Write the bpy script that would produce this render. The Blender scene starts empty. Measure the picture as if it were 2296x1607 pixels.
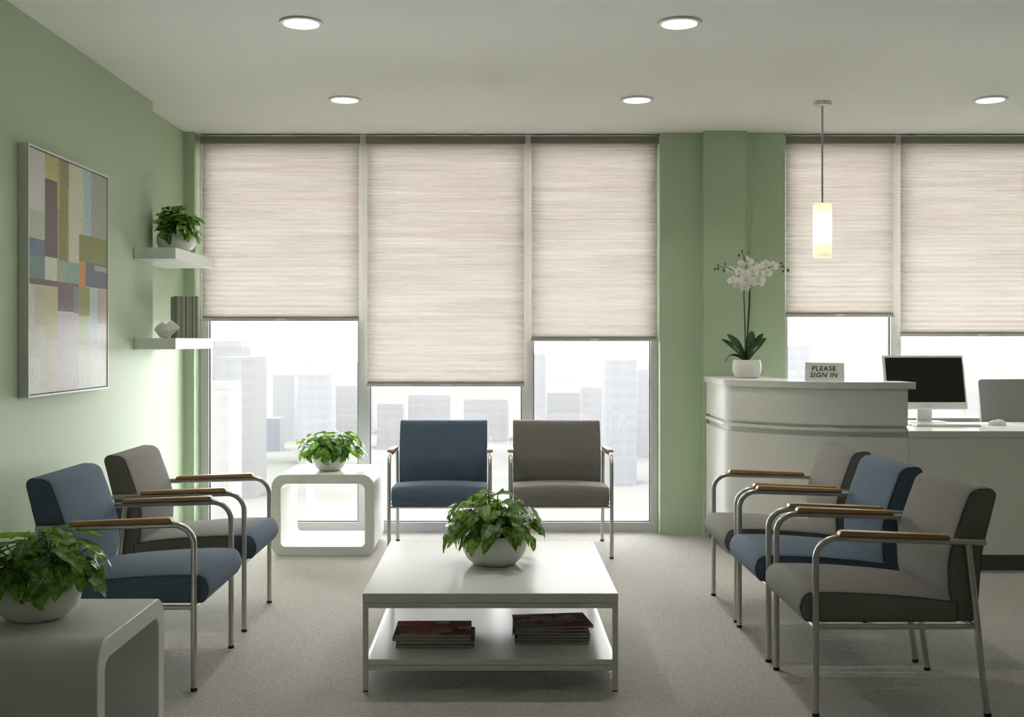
import bpy, bmesh, math, random
from mathutils import Vector, Matrix, noise as mnoise

SC = bpy.context.scene
COL = SC.collection
PI = math.pi
EYE = 1.29
VPX, VPY, FPX = 1115.0, 765.0, 2500.0        # principal point and focal length of a 2296x1607 frame


def at(px, py, d):
    """pixel + depth -> point in the room"""
    s = FPX / d
    return Vector(((px - VPX) / s, d, EYE - (py - VPY) / s))


def lin(c):
    return tuple(((v / 255) / 12.92 if v / 255 <= 0.04045 else ((v / 255 + 0.055) / 1.055) ** 2.4) for v in c)


# ------------------------------------------------------------------ mesh builder
class MB:
    def __init__(self):
        self.v, self.f, self.uv, self.col, self.mi = [], [], {}, [], []

    def add(self, vs, fs, col=None, mi=0, uvs=None):
        b = len(self.v)
        self.v.extend([tuple(p) for p in vs])
        if col is not None or self.col:
            while len(self.col) < b:
                self.col.append((1, 1, 1, 1))
            self.col.extend([col or (1, 1, 1, 1)] * len(vs))
        if uvs:
            for i, u in enumerate(uvs):
                self.uv[b + i] = u
        for q in fs:
            self.f.append(tuple(b + i for i in q))
            self.mi.append(mi)
        return self

    def box(self, x0, x1, y0, y1, z0, z1, mi=0):
        vs = [(x, y, z) for z in (z0, z1) for y in (y0, y1) for x in (x0, x1)]
        return self.add(vs, [(0, 2, 3, 1), (4, 5, 7, 6), (0, 1, 5, 4), (1, 3, 7, 5), (3, 2, 6, 7), (2, 0, 4, 6)], mi=mi)

    def prism(self, pts, z0, z1, mi=0):
        n = len(pts)
        vs = [(x, y, z0) for x, y in pts] + [(x, y, z1) for x, y in pts]
        fs = [tuple(range(n))[::-1], tuple(range(n, 2 * n))] + [(i, (i + 1) % n, n + (i + 1) % n, n + i) for i in range(n)]
        return self.add(vs, fs, mi=mi)

    def ribbon(self, outer, inner, z0, z1):
        """solid between two open plan polylines of the same length"""
        n = len(outer)
        vs = [(x, y, z0) for x, y in outer] + [(x, y, z1) for x, y in outer] + [(x, y, z0) for x, y in inner] + [(x, y, z1) for x, y in inner]
        fs = []
        for i in range(n - 1):
            fs += [(i, i + 1, n + i + 1, n + i), (2 * n + i + 1, 2 * n + i, 3 * n + i, 3 * n + i + 1),
                   (n + i, n + i + 1, 3 * n + i + 1, 3 * n + i), (i + 1, i, 2 * n + i, 2 * n + i + 1)]
        fs += [(0, n, 3 * n, 2 * n), (n - 1, 2 * n + n - 1, 4 * n - 1, 2 * n - 1)]
        return self.add(vs, fs)

    def tube(self, pts, r, n=12, caps=True, col=None):
        pts = [Vector(p) for p in pts]
        rs = r if isinstance(r, (list, tuple)) else [r] * len(pts)
        t0 = (pts[1] - pts[0]).normalized()
        up = Vector((0, 0, 1)) if abs(t0.z) < 0.9 else Vector((1, 0, 0))
        nrm = (up - t0 * up.dot(t0)).normalized()
        vs, fs = [], []
        for i, p in enumerate(pts):
            t = ((pts[min(i + 1, len(pts) - 1)] - pts[max(i - 1, 0)])).normalized()
            nrm = (nrm - t * nrm.dot(t)).normalized()
            bn = t.cross(nrm)
            for k in range(n):
                a = 2 * PI * k / n
                vs.append(p + (nrm * math.cos(a) + bn * math.sin(a)) * rs[i])
        for i in range(len(pts) - 1):
            for k in range(n):
                fs.append((i * n + k, i * n + (k + 1) % n, (i + 1) * n + (k + 1) % n, (i + 1) * n + k))
        if caps:
            fs.append(tuple(range(n))[::-1])
            fs.append(tuple(range((len(pts) - 1) * n, len(pts) * n)))
        return self.add(vs, fs, col=col)

    def lathe(self, prof, c=(0, 0, 0), n=48, closed=False, sq=0.0):
        """prof: (radius, z); sq squares the plan a little"""
        vs, fs = [], []
        for r, z in prof:
            for k in range(n):
                a = 2 * PI * k / n
                q = 1.0
                if sq:
                    q = (abs(math.cos(a)) ** sq + abs(math.sin(a)) ** sq) ** (-1 / sq)
                vs.append((c[0] + r * q * math.cos(a), c[1] + r * q * math.sin(a), c[2] + z))
        m = len(prof)
        for i in range(m if closed else m - 1):
            j = (i + 1) % m
            for k in range(n):
                fs.append((i * n + k, i * n + (k + 1) % n, j * n + (k + 1) % n, j * n + k))
        if not closed:
            if prof[0][0] > 1e-6:
                fs.append(tuple(range(n))[::-1])
            if prof[-1][0] > 1e-6:
                fs.append(tuple(range((m - 1) * n, m * n)))
        return self.add(vs, fs)

    def ball(self, c, r, n=10, m=7, sc=(1, 1, 1)):
        prof = [(max(r * math.sin(PI * i / m), 1e-7), -r * math.cos(PI * i / m)) for i in range(m + 1)]
        b = len(self.v)
        self.lathe(prof, (0, 0, 0), n)
        for i in range(b, len(self.v)):
            x, y, z = self.v[i]
            self.v[i] = (c[0] + x * sc[0], c[1] + y * sc[1], c[2] + z * sc[2])
        return self

    def mesh(self, name, mats, smooth=35):
        me = bpy.data.meshes.new(name)
        me.from_pydata(self.v, [], self.f)
        for m in (mats if isinstance(mats, (list, tuple)) else [mats]):
            me.materials.append(m)
        if any(self.mi):
            me.polygons.foreach_set('material_index', self.mi)
        if self.uv:
            ul = me.uv_layers.new(name='UVMap')
            for lp in me.loops:
                ul.data[lp.index].uv = self.uv.get(lp.vertex_index, (0, 0))
        if self.col:
            while len(self.col) < len(self.v):
                self.col.append((1, 1, 1, 1))
            a = me.color_attributes.new('tint', 'FLOAT_COLOR', 'POINT')
            for i, c in enumerate(self.col):
                a.data[i].color = c
        bm = bmesh.new()
        bm.from_mesh(me)
        bmesh.ops.recalc_face_normals(bm, faces=bm.faces)
        big = [f for f in bm.faces if len(f.verts) > 8]
        if big:
            bmesh.ops.triangulate(bm, faces=big)
        bm.to_mesh(me)
        bm.free()
        if smooth:
            me.shade_smooth()
            me.set_sharp_from_angle(angle=math.radians(smooth))
        return me

    def build(self, name, mats, parent=None, smooth=35, bevel=0, seg=2, loc=None):
        o = bpy.data.objects.new(name, self.mesh(name, mats, smooth))
        return link(o, parent, bevel, seg, loc)


def link(o, parent=None, bevel=0, seg=2, loc=None):
    COL.objects.link(o)
    if parent:
        o.parent = parent
    if loc is not None:
        o.location = loc
    if bevel:
        m = o.modifiers.new('bevel', 'BEVEL')
        m.width, m.segments, m.limit_method, m.angle_limit = bevel, seg, 'ANGLE', math.radians(40)
        m.harden_normals = False
    return o


def tag(o, label=None, cat=None, group=None, kind=None):
    if label: o['label'] = label
    if cat: o['category'] = cat
    if group: o['group'] = group
    if kind: o['kind'] = kind
    return o


def thing(name, label, cat, loc=(0, 0, 0), rz=0.0, group=None, kind=None):
    o = bpy.data.objects.new(name, None)
    o.empty_display_size = 0.05
    COL.objects.link(o)
    o.location, o.rotation_euler = loc, (0, 0, rz)
    return tag(o, label, cat, group, kind)


def part(name, me, parent, bevel=0, seg=2, label=None, loc=None):
    o = bpy.data.objects.new(name, me)
    link(o, parent, bevel, seg, loc)
    if label: o['label'] = label
    return o


def copy_tree(o, parent=None):
    c = o.copy()
    COL.objects.link(c)
    if parent: c.parent = parent
    for ch in list(o.children):
        copy_tree(ch, c)
    return c


def rounded(pts, n=6):
    """closed polygon with a radius per corner: (x, y, r) -> list of (x, y)"""
    out = []
    m = len(pts)
    for i in range(m):
        p = Vector(pts[i][:2]); r = pts[i][2]
        a = Vector(pts[i - 1][:2]) - p; b = Vector(pts[(i + 1) % m][:2]) - p
        if r <= 0:
            out.append(tuple(p)); continue
        ang = a.angle(b)
        d = min(r / math.tan(ang / 2), a.length * 0.49, b.length * 0.49)
        rr = d * math.tan(ang / 2)
        p0, p1 = p + a.normalized() * d, p + b.normalized() * d
        c = p + (a.normalized() + b.normalized()).normalized() * (rr / math.sin(ang / 2))
        v0, v1 = p0 - c, p1 - c
        t = v0.angle_signed(v1) if v0.length > 1e-9 else 0
        for k in range(n + 1):
            w = v0.copy(); w.rotate(Matrix.Rotation(-t * k / n, 2))
            out.append(tuple(c + w))
    return out


def inset(poly, d):
    n = len(poly)
    area = sum(poly[i][0] * poly[(i + 1) % n][1] - poly[(i + 1) % n][0] * poly[i][1] for i in range(n))
    s = 1 if area > 0 else -1
    out = []
    for i in range(n):
        t = Vector(poly[(i + 1) % n]) - Vector(poly[i - 1])
        t = t.normalized() if t.length > 1e-9 else Vector((1, 0))
        out.append((poly[i][0] - t.y * d * s, poly[i][1] + t.x * d * s))
    return out


# ------------------------------------------------------------------ materials
def newmat(name):
    m = bpy.data.materials.new(name)
    m.use_nodes = True
    nt = m.node_tree
    nt.nodes.clear()
    out = nt.nodes.new('ShaderNodeOutputMaterial')
    return m, nt, out


def N(nt, typ, ins=None, **kw):
    n = nt.nodes.new(typ)
    for k, v in kw.items():
        setattr(n, k, v)
    for k, v in (ins or {}).items():
        s = n.inputs[k]
        if isinstance(v, bpy.types.NodeSocket):
            nt.links.new(v, s)
        else:
            s.default_value = v
    return n


def rgba(c):
    return (c[0], c[1], c[2], 1)


def principled(nt, out, **ins):
    b = N(nt, 'ShaderNodeBsdfPrincipled', {k.replace('_', ' '): v for k, v in ins.items()})
    nt.links.new(b.outputs[0], out.inputs['Surface'])
    return b


def coords(nt, scale=(1, 1, 1), kind='Object'):
    tc = N(nt, 'ShaderNodeTexCoord')
    mp = N(nt, 'ShaderNodeMapping', {'Vector': tc.outputs[kind], 'Scale': scale})
    return mp.outputs[0]


def mixc(nt, fac, a, b, blend='MIX'):
    n = nt.nodes.new('ShaderNodeMix')
    n.data_type, n.blend_type = 'RGBA', blend
    for idx, v in ((0, fac), (6, a), (7, b)):
        if isinstance(v, bpy.types.NodeSocket):
            nt.links.new(v, n.inputs[idx])
        else:
            n.inputs[idx].default_value = v
    return n.outputs[2]


def ramp(nt, fac, stops, interp='LINEAR'):
    n = N(nt, 'ShaderNodeValToRGB', {'Fac': fac})
    e = n.color_ramp.elements
    n.color_ramp.interpolation = interp
    while len(e) < len(stops):
        e.new(0.5)
    for i, (p, c) in enumerate(stops):
        e[i].position, e[i].color = p, (rgba(c) if len(c) == 3 else c)
    return n.outputs['Color']


def plain(name, c, rough=0.5, metal=0.0, spec=0.5, var=0.04, vscale=6.0, bump=0.0, bscale=200.0, coat=0.0):
    """painted or moulded surface with a faint mottling"""
    m, nt, out = newmat(name)
    co = coords(nt)
    nz = N(nt, 'ShaderNodeTexNoise', {'Vector': co, 'Scale': vscale, 'Detail': 4.0})
    col = mixc(nt, nz.outputs[0], rgba([v * (1 - var) for v in c]), rgba([min(1, v * (1 + var)) for v in c]))
    b = principled(nt, out, Base_Color=col, Roughness=rough, Metallic=metal)
    b.inputs['Specular IOR Level'].default_value = spec
    if coat:
        b.inputs['Coat Weight'].default_value = coat
        b.inputs['Coat Roughness'].default_value = 0.12
    if bump:
        n2 = N(nt, 'ShaderNodeTexNoise', {'Vector': co, 'Scale': bscale, 'Detail': 3.0})
        bp = N(nt, 'ShaderNodeBump', {'Height': n2.outputs[0], 'Strength': bump, 'Distance': 0.002})
        nt.links.new(bp.outputs[0], b.inputs['Normal'])
    return m


def fabric(name, c, c2=None, edge=(0, 0)):
    """woven upholstery; with c2 the cloth changes to a second colour towards the front"""
    m, nt, out = newmat(name)
    tc = N(nt, 'ShaderNodeTexCoord')
    mp = N(nt, 'ShaderNodeMapping', {'Vector': tc.outputs['Object'], 'Scale': (1, 1, 1)})
    co = mp.outputs[0]
    n1 = N(nt, 'ShaderNodeTexNoise', {'Vector': co, 'Scale': 420.0, 'Detail': 2.0})
    n2 = N(nt, 'ShaderNodeTexNoise', {'Vector': co, 'Scale': 900.0, 'Detail': 1.0})
    base = rgba(c)
    if c2:
        sep = N(nt, 'ShaderNodeSeparateXYZ', {'Vector': tc.outputs['Object']})
        mr = N(nt, 'ShaderNodeMapRange', {'Value': sep.outputs['Y'], 'From Min': edge[0], 'From Max': edge[1]})
        base = mixc(nt, mr.outputs[0], rgba(c), rgba(c2))
    k = ramp(nt, n1.outputs[0], [(0.3, (0.72,) * 3), (0.7, (1.24,) * 3)])
    col = mixc(nt, 1.0, base, k, 'MULTIPLY')
    b = principled(nt, out, Base_Color=col, Roughness=0.9)
    b.inputs['Specular IOR Level'].default_value = 0.15
    b.inputs['Sheen Weight'].default_value = 0.08
    b.inputs['Sheen Roughness'].default_value = 0.5
    bp = N(nt, 'ShaderNodeBump', {'Height': n2.outputs[0], 'Strength': 0.35, 'Distance': 0.001})
    nt.links.new(bp.outputs[0], b.inputs['Normal'])
    return m


GREEN = (0.465, 0.57, 0.405)
BLUE, GREY = (0.098, 0.142, 0.198), (0.205, 0.194, 0.173)
M = {}
M['wall'] = plain('green wall paint', GREEN, 0.55, var=0.015, vscale=2.0, bump=0.05, bscale=260, spec=0.35)
M['plainwall'] = plain('pale wall paint', (0.68, 0.67, 0.65), 0.7, var=0.015)
M['ceiling'] = plain('ceiling paint', (0.87, 0.855, 0.83), 0.8, var=0.012, vscale=1.5, spec=0.2)
M['frame'] = plain('window frame aluminium', (0.56, 0.565, 0.56), 0.4, var=0.02)
M['gasket'] = plain('black rubber', (0.015, 0.015, 0.016), 0.6)
M['white'] = None
M['satin'] = plain('white satin laminate', (0.76, 0.755, 0.73), 0.5, var=0.012, spec=0.05)
M['shelfwhite'] = plain('white shelf lacquer', (0.78, 0.78, 0.76), 0.45, var=0.01, spec=0.15)
M['ceramic'] = plain('white glazed ceramic', (0.80, 0.80, 0.78), 0.25, var=0.015, spec=0.25)
M['metal'] = plain('brushed steel tube', (0.56, 0.55, 0.525), 0.3, 1.0, var=0.05, vscale=30)
M['tableframe'] = plain('pale powder coated steel', (0.66, 0.655, 0.63), 0.4, var=0.01)
M['blackrubber'] = plain('black glide', (0.012, 0.012, 0.012), 0.5)
M['piping'] = plain('dark seam', (0.035, 0.037, 0.038), 0.9)
M['rail'] = plain('grey blind rail', (0.21, 0.205, 0.175), 0.45, var=0.02)
M['botrail'] = plain('pale blind rail', (0.50, 0.495, 0.46), 0.4, var=0.02)
M['clear'] = plain('clear blind grip', (0.75, 0.75, 0.73), 0.15)
M['soil'] = plain('potting soil', (0.022, 0.017, 0.012), 0.95, var=0.5, vscale=120, bump=1.0, bscale=150)
M['stem'] = plain('green stem', (0.07, 0.13, 0.03), 0.5, var=0.2)
M['orchidstem'] = plain('dark orchid stem', (0.022, 0.02, 0.014), 0.5, var=0.3, vscale=40)
M['bud'] = plain('orchid bud', (0.10, 0.16, 0.045), 0.5, var=0.2, vscale=60)
M['kick'] = plain('dark grey kick plate', (0.085, 0.085, 0.08), 0.5)
M['screen'] = plain('black screen', (0.010, 0.011, 0.009), 0.35, spec=0.3)
M['plastic'] = plain('white plastic', (0.66, 0.655, 0.64), 0.35)
M['keys'] = plain('pale keys', (0.74, 0.74, 0.73), 0.5)
M['logo'] = plain('grey print', (0.2, 0.2, 0.19), 0.5)
M['ink'] = plain('black ink', (0.012, 0.012, 0.012), 0.6)
M['card'] = plain('white card', (0.76, 0.755, 0.73), 0.7)
M['officegrey'] = plain('grey moulded shell', (0.24, 0.24, 0.235), 0.5)
M['black'] = plain('black plastic', (0.02, 0.02, 0.02), 0.45)
M['paper'] = plain('page edges', (0.42, 0.41, 0.38), 0.8, var=0.2, vscale=300)
M['cord'] = plain('pendant cable', (0.42, 0.42, 0.40), 0.35, 0.6)
M['sculpt'] = plain('white matt plaster', (0.72, 0.715, 0.69), 0.7)
M['frameedge'] = plain('white picture frame', (0.72, 0.72, 0.69), 0.35)
M['dark'] = plain('dark shadow gap', (0.02, 0.02, 0.022), 0.6)


def wood():
    m, nt, out = newmat('oiled oak')
    co = coords(nt, (40, 3, 40))
    nz = N(nt, 'ShaderNodeTexNoise', {'Vector': co, 'Scale': 3.0, 'Detail': 6.0, 'Distortion': 1.2})
    col = ramp(nt, nz.outputs[0], [(0.3, (0.36, 0.21, 0.085)), (0.7, (0.43, 0.26, 0.11))])
    principled(nt, out, Base_Color=col, Roughness=0.42)
    return m


def lacquer(name, c, gloss, rough):
    """silky white lacquer: diffuse body under a weak even sheen"""
    m, nt, out = newmat(name)
    nz = N(nt, 'ShaderNodeTexNoise', {'Vector': coords(nt), 'Scale': 5.0, 'Detail': 3.0})
    col = mixc(nt, nz.outputs[0], rgba([v * 0.99 for v in c]), rgba([v * 1.01 for v in c]))
    d = N(nt, 'ShaderNodeBsdfDiffuse', {'Color': col})
    g = N(nt, 'ShaderNodeBsdfGlossy', {'Color': (1, 1, 1, 1), 'Roughness': rough})
    mx = N(nt, 'ShaderNodeMixShader', {0: gloss, 1: d.outputs[0], 2: g.outputs[0]})
    nt.links.new(mx.outputs[0], out.inputs['Surface'])
    return m


def carpet():
    m, nt, out = newmat('loop pile carpet')
    co = coords(nt)
    big = N(nt, 'ShaderNodeTexNoise', {'Vector': co, 'Scale': 1.2, 'Detail': 3.0})
    mp = coords(nt, (1.0, 1.7, 1.0))
    v = N(nt, 'ShaderNodeTexVoronoi', {'Vector': mp, 'Scale': 95.0, 'Randomness': 0.8})
    n2 = N(nt, 'ShaderNodeTexNoise', {'Vector': mp, 'Scale': 60.0, 'Detail': 4.0})
    a = mixc(nt, big.outputs[0], rgba((0.495, 0.475, 0.43)), rgba((0.535, 0.515, 0.47)))
    k = ramp(nt, v.outputs['Distance'], [(0.0, (1.06,) * 3), (0.75, (0.74,) * 3)])
    c = mixc(nt, 1.0, a, k, 'MULTIPLY')
    k2 = ramp(nt, n2.outputs[0], [(0.3, (0.88,) * 3), (0.7, (1.08,) * 3)])
    c = mixc(nt, 1.0, c, k2, 'MULTIPLY')
    b = principled(nt, out, Base_Color=c, Roughness=0.95)
    b.inputs['Specular IOR Level'].default_value = 0.1
    inv = N(nt, 'ShaderNodeMath', {0: 1.0, 1: v.outputs['Distance']}, operation='SUBTRACT')
    bp = N(nt, 'ShaderNodeBump', {'Height': inv.outputs[0], 'Strength': 0.6, 'Distance': 0.004})
    nt.links.new(bp.outputs[0], b.inputs['Normal'])
    return m


def blind_cloth():
    m, nt, out = newmat('pleated blind cloth')
    co = coords(nt, (1.6, 1, 75))
    streak = N(nt, 'ShaderNodeTexNoise', {'Vector': co, 'Scale': 1.0, 'Detail': 4.0, 'Roughness': 0.6})
    co3 = coords(nt, (0.5, 1, 14))
    band = N(nt, 'ShaderNodeTexNoise', {'Vector': co3, 'Scale': 1.0, 'Detail': 2.0})
    co2 = coords(nt, (420, 1, 420))
    fine = N(nt, 'ShaderNodeTexNoise', {'Vector': co2, 'Scale': 1.0, 'Detail': 1.0})
    k = ramp(nt, streak.outputs[0], [(0.28, (0.86, 0.85, 0.84)), (0.68, (1.04, 1.04, 1.04))])
    kb = ramp(nt, band.outputs[0], [(0.3, (0.93, 0.91, 0.90)), (0.7, (1.03, 1.04, 1.03))])
    k2 = ramp(nt, fine.outputs[0], [(0.3, (0.90,) * 3), (0.7, (1.06,) * 3)])
    c = mixc(nt, 1.0, mixc(nt, 1.0, k, k2, 'MULTIPLY'), kb, 'MULTIPLY')
    cd = mixc(nt, 1.0, c, rgba((0.55, 0.525, 0.49)), 'MULTIPLY')
    ct = mixc(nt, 1.0, c, rgba(BLIND_T), 'MULTIPLY')
    d = N(nt, 'ShaderNodeBsdfDiffuse', {'Color': cd})
    t = N(nt, 'ShaderNodeBsdfTranslucent', {'Color': ct})
    a = N(nt, 'ShaderNodeAddShader', {0: d.outputs[0], 1: t.outputs[0]})
    nt.links.new(a.outputs[0], out.inputs['Surface'])
    return m


def glass():
    m, nt, out = newmat('window glass')
    t = N(nt, 'ShaderNodeBsdfTransparent', {'Color': (0.955, 0.965, 0.96, 1)})
    g = N(nt, 'ShaderNodeBsdfGlossy', {'Color': (1, 1, 1, 1), 'Roughness': 0.0})
    fr = N(nt, 'ShaderNodeFresnel', {'IOR': 1.45})
    mx = N(nt, 'ShaderNodeMixShader', {0: fr.outputs[0], 1: t.outputs[0], 2: g.outputs[0]})
    nt.links.new(mx.outputs[0], out.inputs['Surface'])
    return m


def emitter(name, c, s):
    m, nt, out = newmat(name)
    e = N(nt, 'ShaderNodeEmission', {'Color': rgba(c), 'Strength': s})
    nt.links.new(e.outputs[0], out.inputs['Surface'])
    return m


def leafmat(name, dark, light, pale, trans=0.35, rough=0.38):
    """blade with midrib, side veins and pale variegation; light passes through it"""
    m, nt, out = newmat(name)
    uv = N(nt, 'ShaderNodeUVMap')
    sep = N(nt, 'ShaderNodeSeparateXYZ', {'Vector': uv.outputs[0]})
    au = N(nt, 'ShaderNodeMath', {0: sep.outputs['X']}, operation='ABSOLUTE')
    co = coords(nt)
    nz = N(nt, 'ShaderNodeTexNoise', {'Vector': co, 'Scale': 55.0, 'Detail': 5.0, 'Roughness': 0.65})
    big = N(nt, 'ShaderNodeTexNoise', {'Vector': co, 'Scale': 14.0, 'Detail': 2.0})
    att = N(nt, 'ShaderNodeVertexColor', layer_name='tint')
    sa = N(nt, 'ShaderNodeSeparateXYZ', {'Vector': att.outputs['Color']})
    f = N(nt, 'ShaderNodeMath', {0: sa.outputs['X'], 1: 0.20}, operation='MULTIPLY')
    f = N(nt, 'ShaderNodeMath', {0: nz.outputs[0], 1: 0.75, 2: f.outputs[0]}, operation='MULTIPLY_ADD')
    fs = N(nt, 'ShaderNodeMath', {0: big.outputs[0], 1: 0.25, 2: f.outputs[0]}, operation='MULTIPLY_ADD')
    col = ramp(nt, fs.outputs[0], [(0.48, dark), (0.60, light), (0.73, pale)])
    # side veins sweep towards the tip
    vv = N(nt, 'ShaderNodeMath', {0: au.outputs[0], 1: -0.28, 2: sep.outputs['Y']}, operation='MULTIPLY_ADD')
    sv = N(nt, 'ShaderNodeMath', {0: vv.outputs[0], 1: 44.0}, operation='MULTIPLY')
    si = N(nt, 'ShaderNodeMath', {0: sv.outputs[0]}, operation='SINE')
    vein = ramp(nt, si.outputs[0], [(0.80, (1.0,) * 3), (1.0, (0.72, 0.78, 0.66))])
    col = mixc(nt, 1.0, col, vein, 'MULTIPLY')
    mid = ramp(nt, au.outputs[0], [(0.02, (1,) * 3), (0.07, (0,) * 3)])
    col = mixc(nt, mid, col, rgba([v * 1.15 for v in pale]))
    p = N(nt, 'ShaderNodeBsdfPrincipled', {'Base Color': col, 'Roughness': rough})
    t = N(nt, 'ShaderNodeBsdfTranslucent', {'Color': mixc(nt, 1.0, col, rgba((1.15, 1.25, 0.6)), 'MULTIPLY')})
    mx = N(nt, 'ShaderNodeMixShader', {0: trans, 1: p.outputs[0], 2: t.outputs[0]})
    nt.links.new(mx.outputs[0], out.inputs['Surface'])
    return m


def petal():
    m, nt, out = newmat('orchid petal')
    uv = N(nt, 'ShaderNodeUVMap')
    sep = N(nt, 'ShaderNodeSeparateXYZ', {'Vector': uv.outputs[0]})
    col = ramp(nt, sep.outputs['Y'], [(0.0, (0.62, 0.60, 0.33)), (0.28, (0.86, 0.855, 0.82)), (1.0, (0.88, 0.875, 0.86))])
    d = N(nt, 'ShaderNodeBsdfDiffuse', {'Color': col})
    t = N(nt, 'ShaderNodeBsdfTranslucent', {'Color': col})
    mx = N(nt, 'ShaderNodeMixShader', {0: 0.35, 1: d.outputs[0], 2: t.outputs[0]})
    nt.links.new(mx.outputs[0], out.inputs['Surface'])
    return m


def shade_mat():
    m, nt, out = newmat('opal lamp shade')
    d = N(nt, 'ShaderNodeBsdfDiffuse', {'Color': (0.72, 0.69, 0.63, 1)})
    t = N(nt, 'ShaderNodeBsdfTranslucent', {'Color': (0.42, 0.395, 0.355, 1)})
    g = N(nt, 'ShaderNodeAddShader', {0: d.outputs[0], 1: t.outputs[0]})
    nt.links.new(g.outputs[0], out.inputs['Surface'])
    return m


def painted_canvas():
    m, nt, out = newmat('painted canvas')
    att = N(nt, 'ShaderNodeVertexColor', layer_name='tint')
    co = coords(nt, (1, 60, 9))
    st = N(nt, 'ShaderNodeTexNoise', {'Vector': co, 'Scale': 1.6, 'Detail': 6.0, 'Roughness': 0.7})
    co2 = coords(nt, (1, 1, 1))
    sp = N(nt, 'ShaderNodeTexNoise', {'Vector': co2, 'Scale': 90.0, 'Detail': 5.0, 'Roughness': 0.75})
    k = ramp(nt, st.outputs[0], [(0.3, (0.86,) * 3), (0.7, (1.10,) * 3)])
    col = mixc(nt, 1.0, att.outputs['Color'], k, 'MULTIPLY')
    crack = ramp(nt, sp.outputs[0], [(0.36, (0.50, 0.48, 0.42)), (0.42, (1.0,) * 3)])
    col = mixc(nt, 1.0, col, crack, 'MULTIPLY')
    b = principled(nt, out, Base_Color=col, Roughness=0.42)
    bp = N(nt, 'ShaderNodeBump', {'Height': st.outputs[0], 'Strength': 0.12, 'Distance': 0.002})
    nt.links.new(bp.outputs[0], b.inputs['Normal'])
    b.inputs['Specular IOR Level'].default_value = 0.2
    b.inputs['Coat Weight'].default_value = 0.07
    b.inputs['Coat Roughness'].default_value = 0.2
    return m


def cover(name, cols, seed, sx=9.0, sy=14.0):
    """printed magazine cover: patchwork of blocks with smears"""
    m, nt, out = newmat(name)
    tc = N(nt, 'ShaderNodeTexCoord')
    mp = N(nt, 'ShaderNodeMapping', {'Vector': tc.outputs['Object'], 'Scale': (sx, sy, 1), 'Location': (seed, seed * 1.7, 0)})
    v = N(nt, 'ShaderNodeTexVoronoi', {'Vector': mp.outputs[0], 'Scale': 1.6, 'Randomness': 0.75}, distance='CHEBYCHEV')
    sep = N(nt, 'ShaderNodeSeparateXYZ', {'Vector': v.outputs['Color']})
    mp2 = N(nt, 'ShaderNodeMapping', {'Vector': tc.outputs['Object'], 'Scale': (14, 60, 1), 'Location': (seed, 0, 0)})
    nz = N(nt, 'ShaderNodeTexNoise', {'Vector': mp2.outputs[0], 'Scale': 2.0, 'Detail': 7.0, 'Roughness': 0.7, 'Distortion': 0.8})
    f = N(nt, 'ShaderNodeMath', {0: sep.outputs['X'], 1: 0.55}, operation='MULTIPLY')
    f = N(nt, 'ShaderNodeMath', {0: nz.outputs[0], 1: 0.5, 2: f.outputs[0]}, operation='MULTIPLY_ADD')
    n = len(cols)
    col = ramp(nt, f.outputs[0], [(0.2 + 0.6 * i / (n - 1), c) for i, c in enumerate(cols)])
    b = N(nt, 'ShaderNodeBsdfDiffuse', {'Color': col})
    g = N(nt, 'ShaderNodeBsdfGlossy', {'Color': (1, 1, 1, 1), 'Roughness': 0.3})
    mx = N(nt, 'ShaderNodeMixShader', {0: 0.008, 1: b.outputs[0], 2: g.outputs[0]})
    nt.links.new(mx.outputs[0], out.inputs['Surface'])
    return m


def facade(name, c, kx=0.5, kz=0.32):
    """far building: wall colour paled to read as haze, with rows of slightly darker windows"""
    m, nt, out = newmat(name)
    tc = N(nt, 'ShaderNodeTexCoord')
    mp = N(nt, 'ShaderNodeMapping', {'Vector': tc.outputs['Object'], 'Scale': (1, 1, 1)})
    sep = N(nt, 'ShaderNodeSeparateXYZ', {'Vector': mp.outputs[0]})
    a = N(nt, 'ShaderNodeMath', {0: sep.outputs['Z'], 1: kz}, operation='MULTIPLY')
    a = N(nt, 'ShaderNodeMath', {0: a.outputs[0]}, operation='FRACT')
    a = N(nt, 'ShaderNodeMath', {0: a.outputs[0], 1: 0.55}, operation='GREATER_THAN')
    b = N(nt, 'ShaderNodeMath', {0: sep.outputs['X'], 1: kx}, operation='MULTIPLY')
    b = N(nt, 'ShaderNodeMath', {0: b.outputs[0]}, operation='FRACT')
    b = N(nt, 'ShaderNodeMath', {0: b.outputs[0], 1: 0.3}, operation='GREATER_THAN')
    k = N(nt, 'ShaderNodeMath', {0: a.outputs[0], 1: b.outputs[0]}, operation='MULTIPLY')
    col = mixc(nt, k.outputs[0], rgba(c), rgba([v * 0.94 for v in c]))
    b = principled(nt, out, Base_Color=col, Roughness=0.9)
    b.inputs['Specular IOR Level'].default_value = 0.1
    return m


# light levels
SKY = 12.5
BLIND_T = (0.113, 0.1045, 0.100)
EXPOSURE = 0.66

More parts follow.
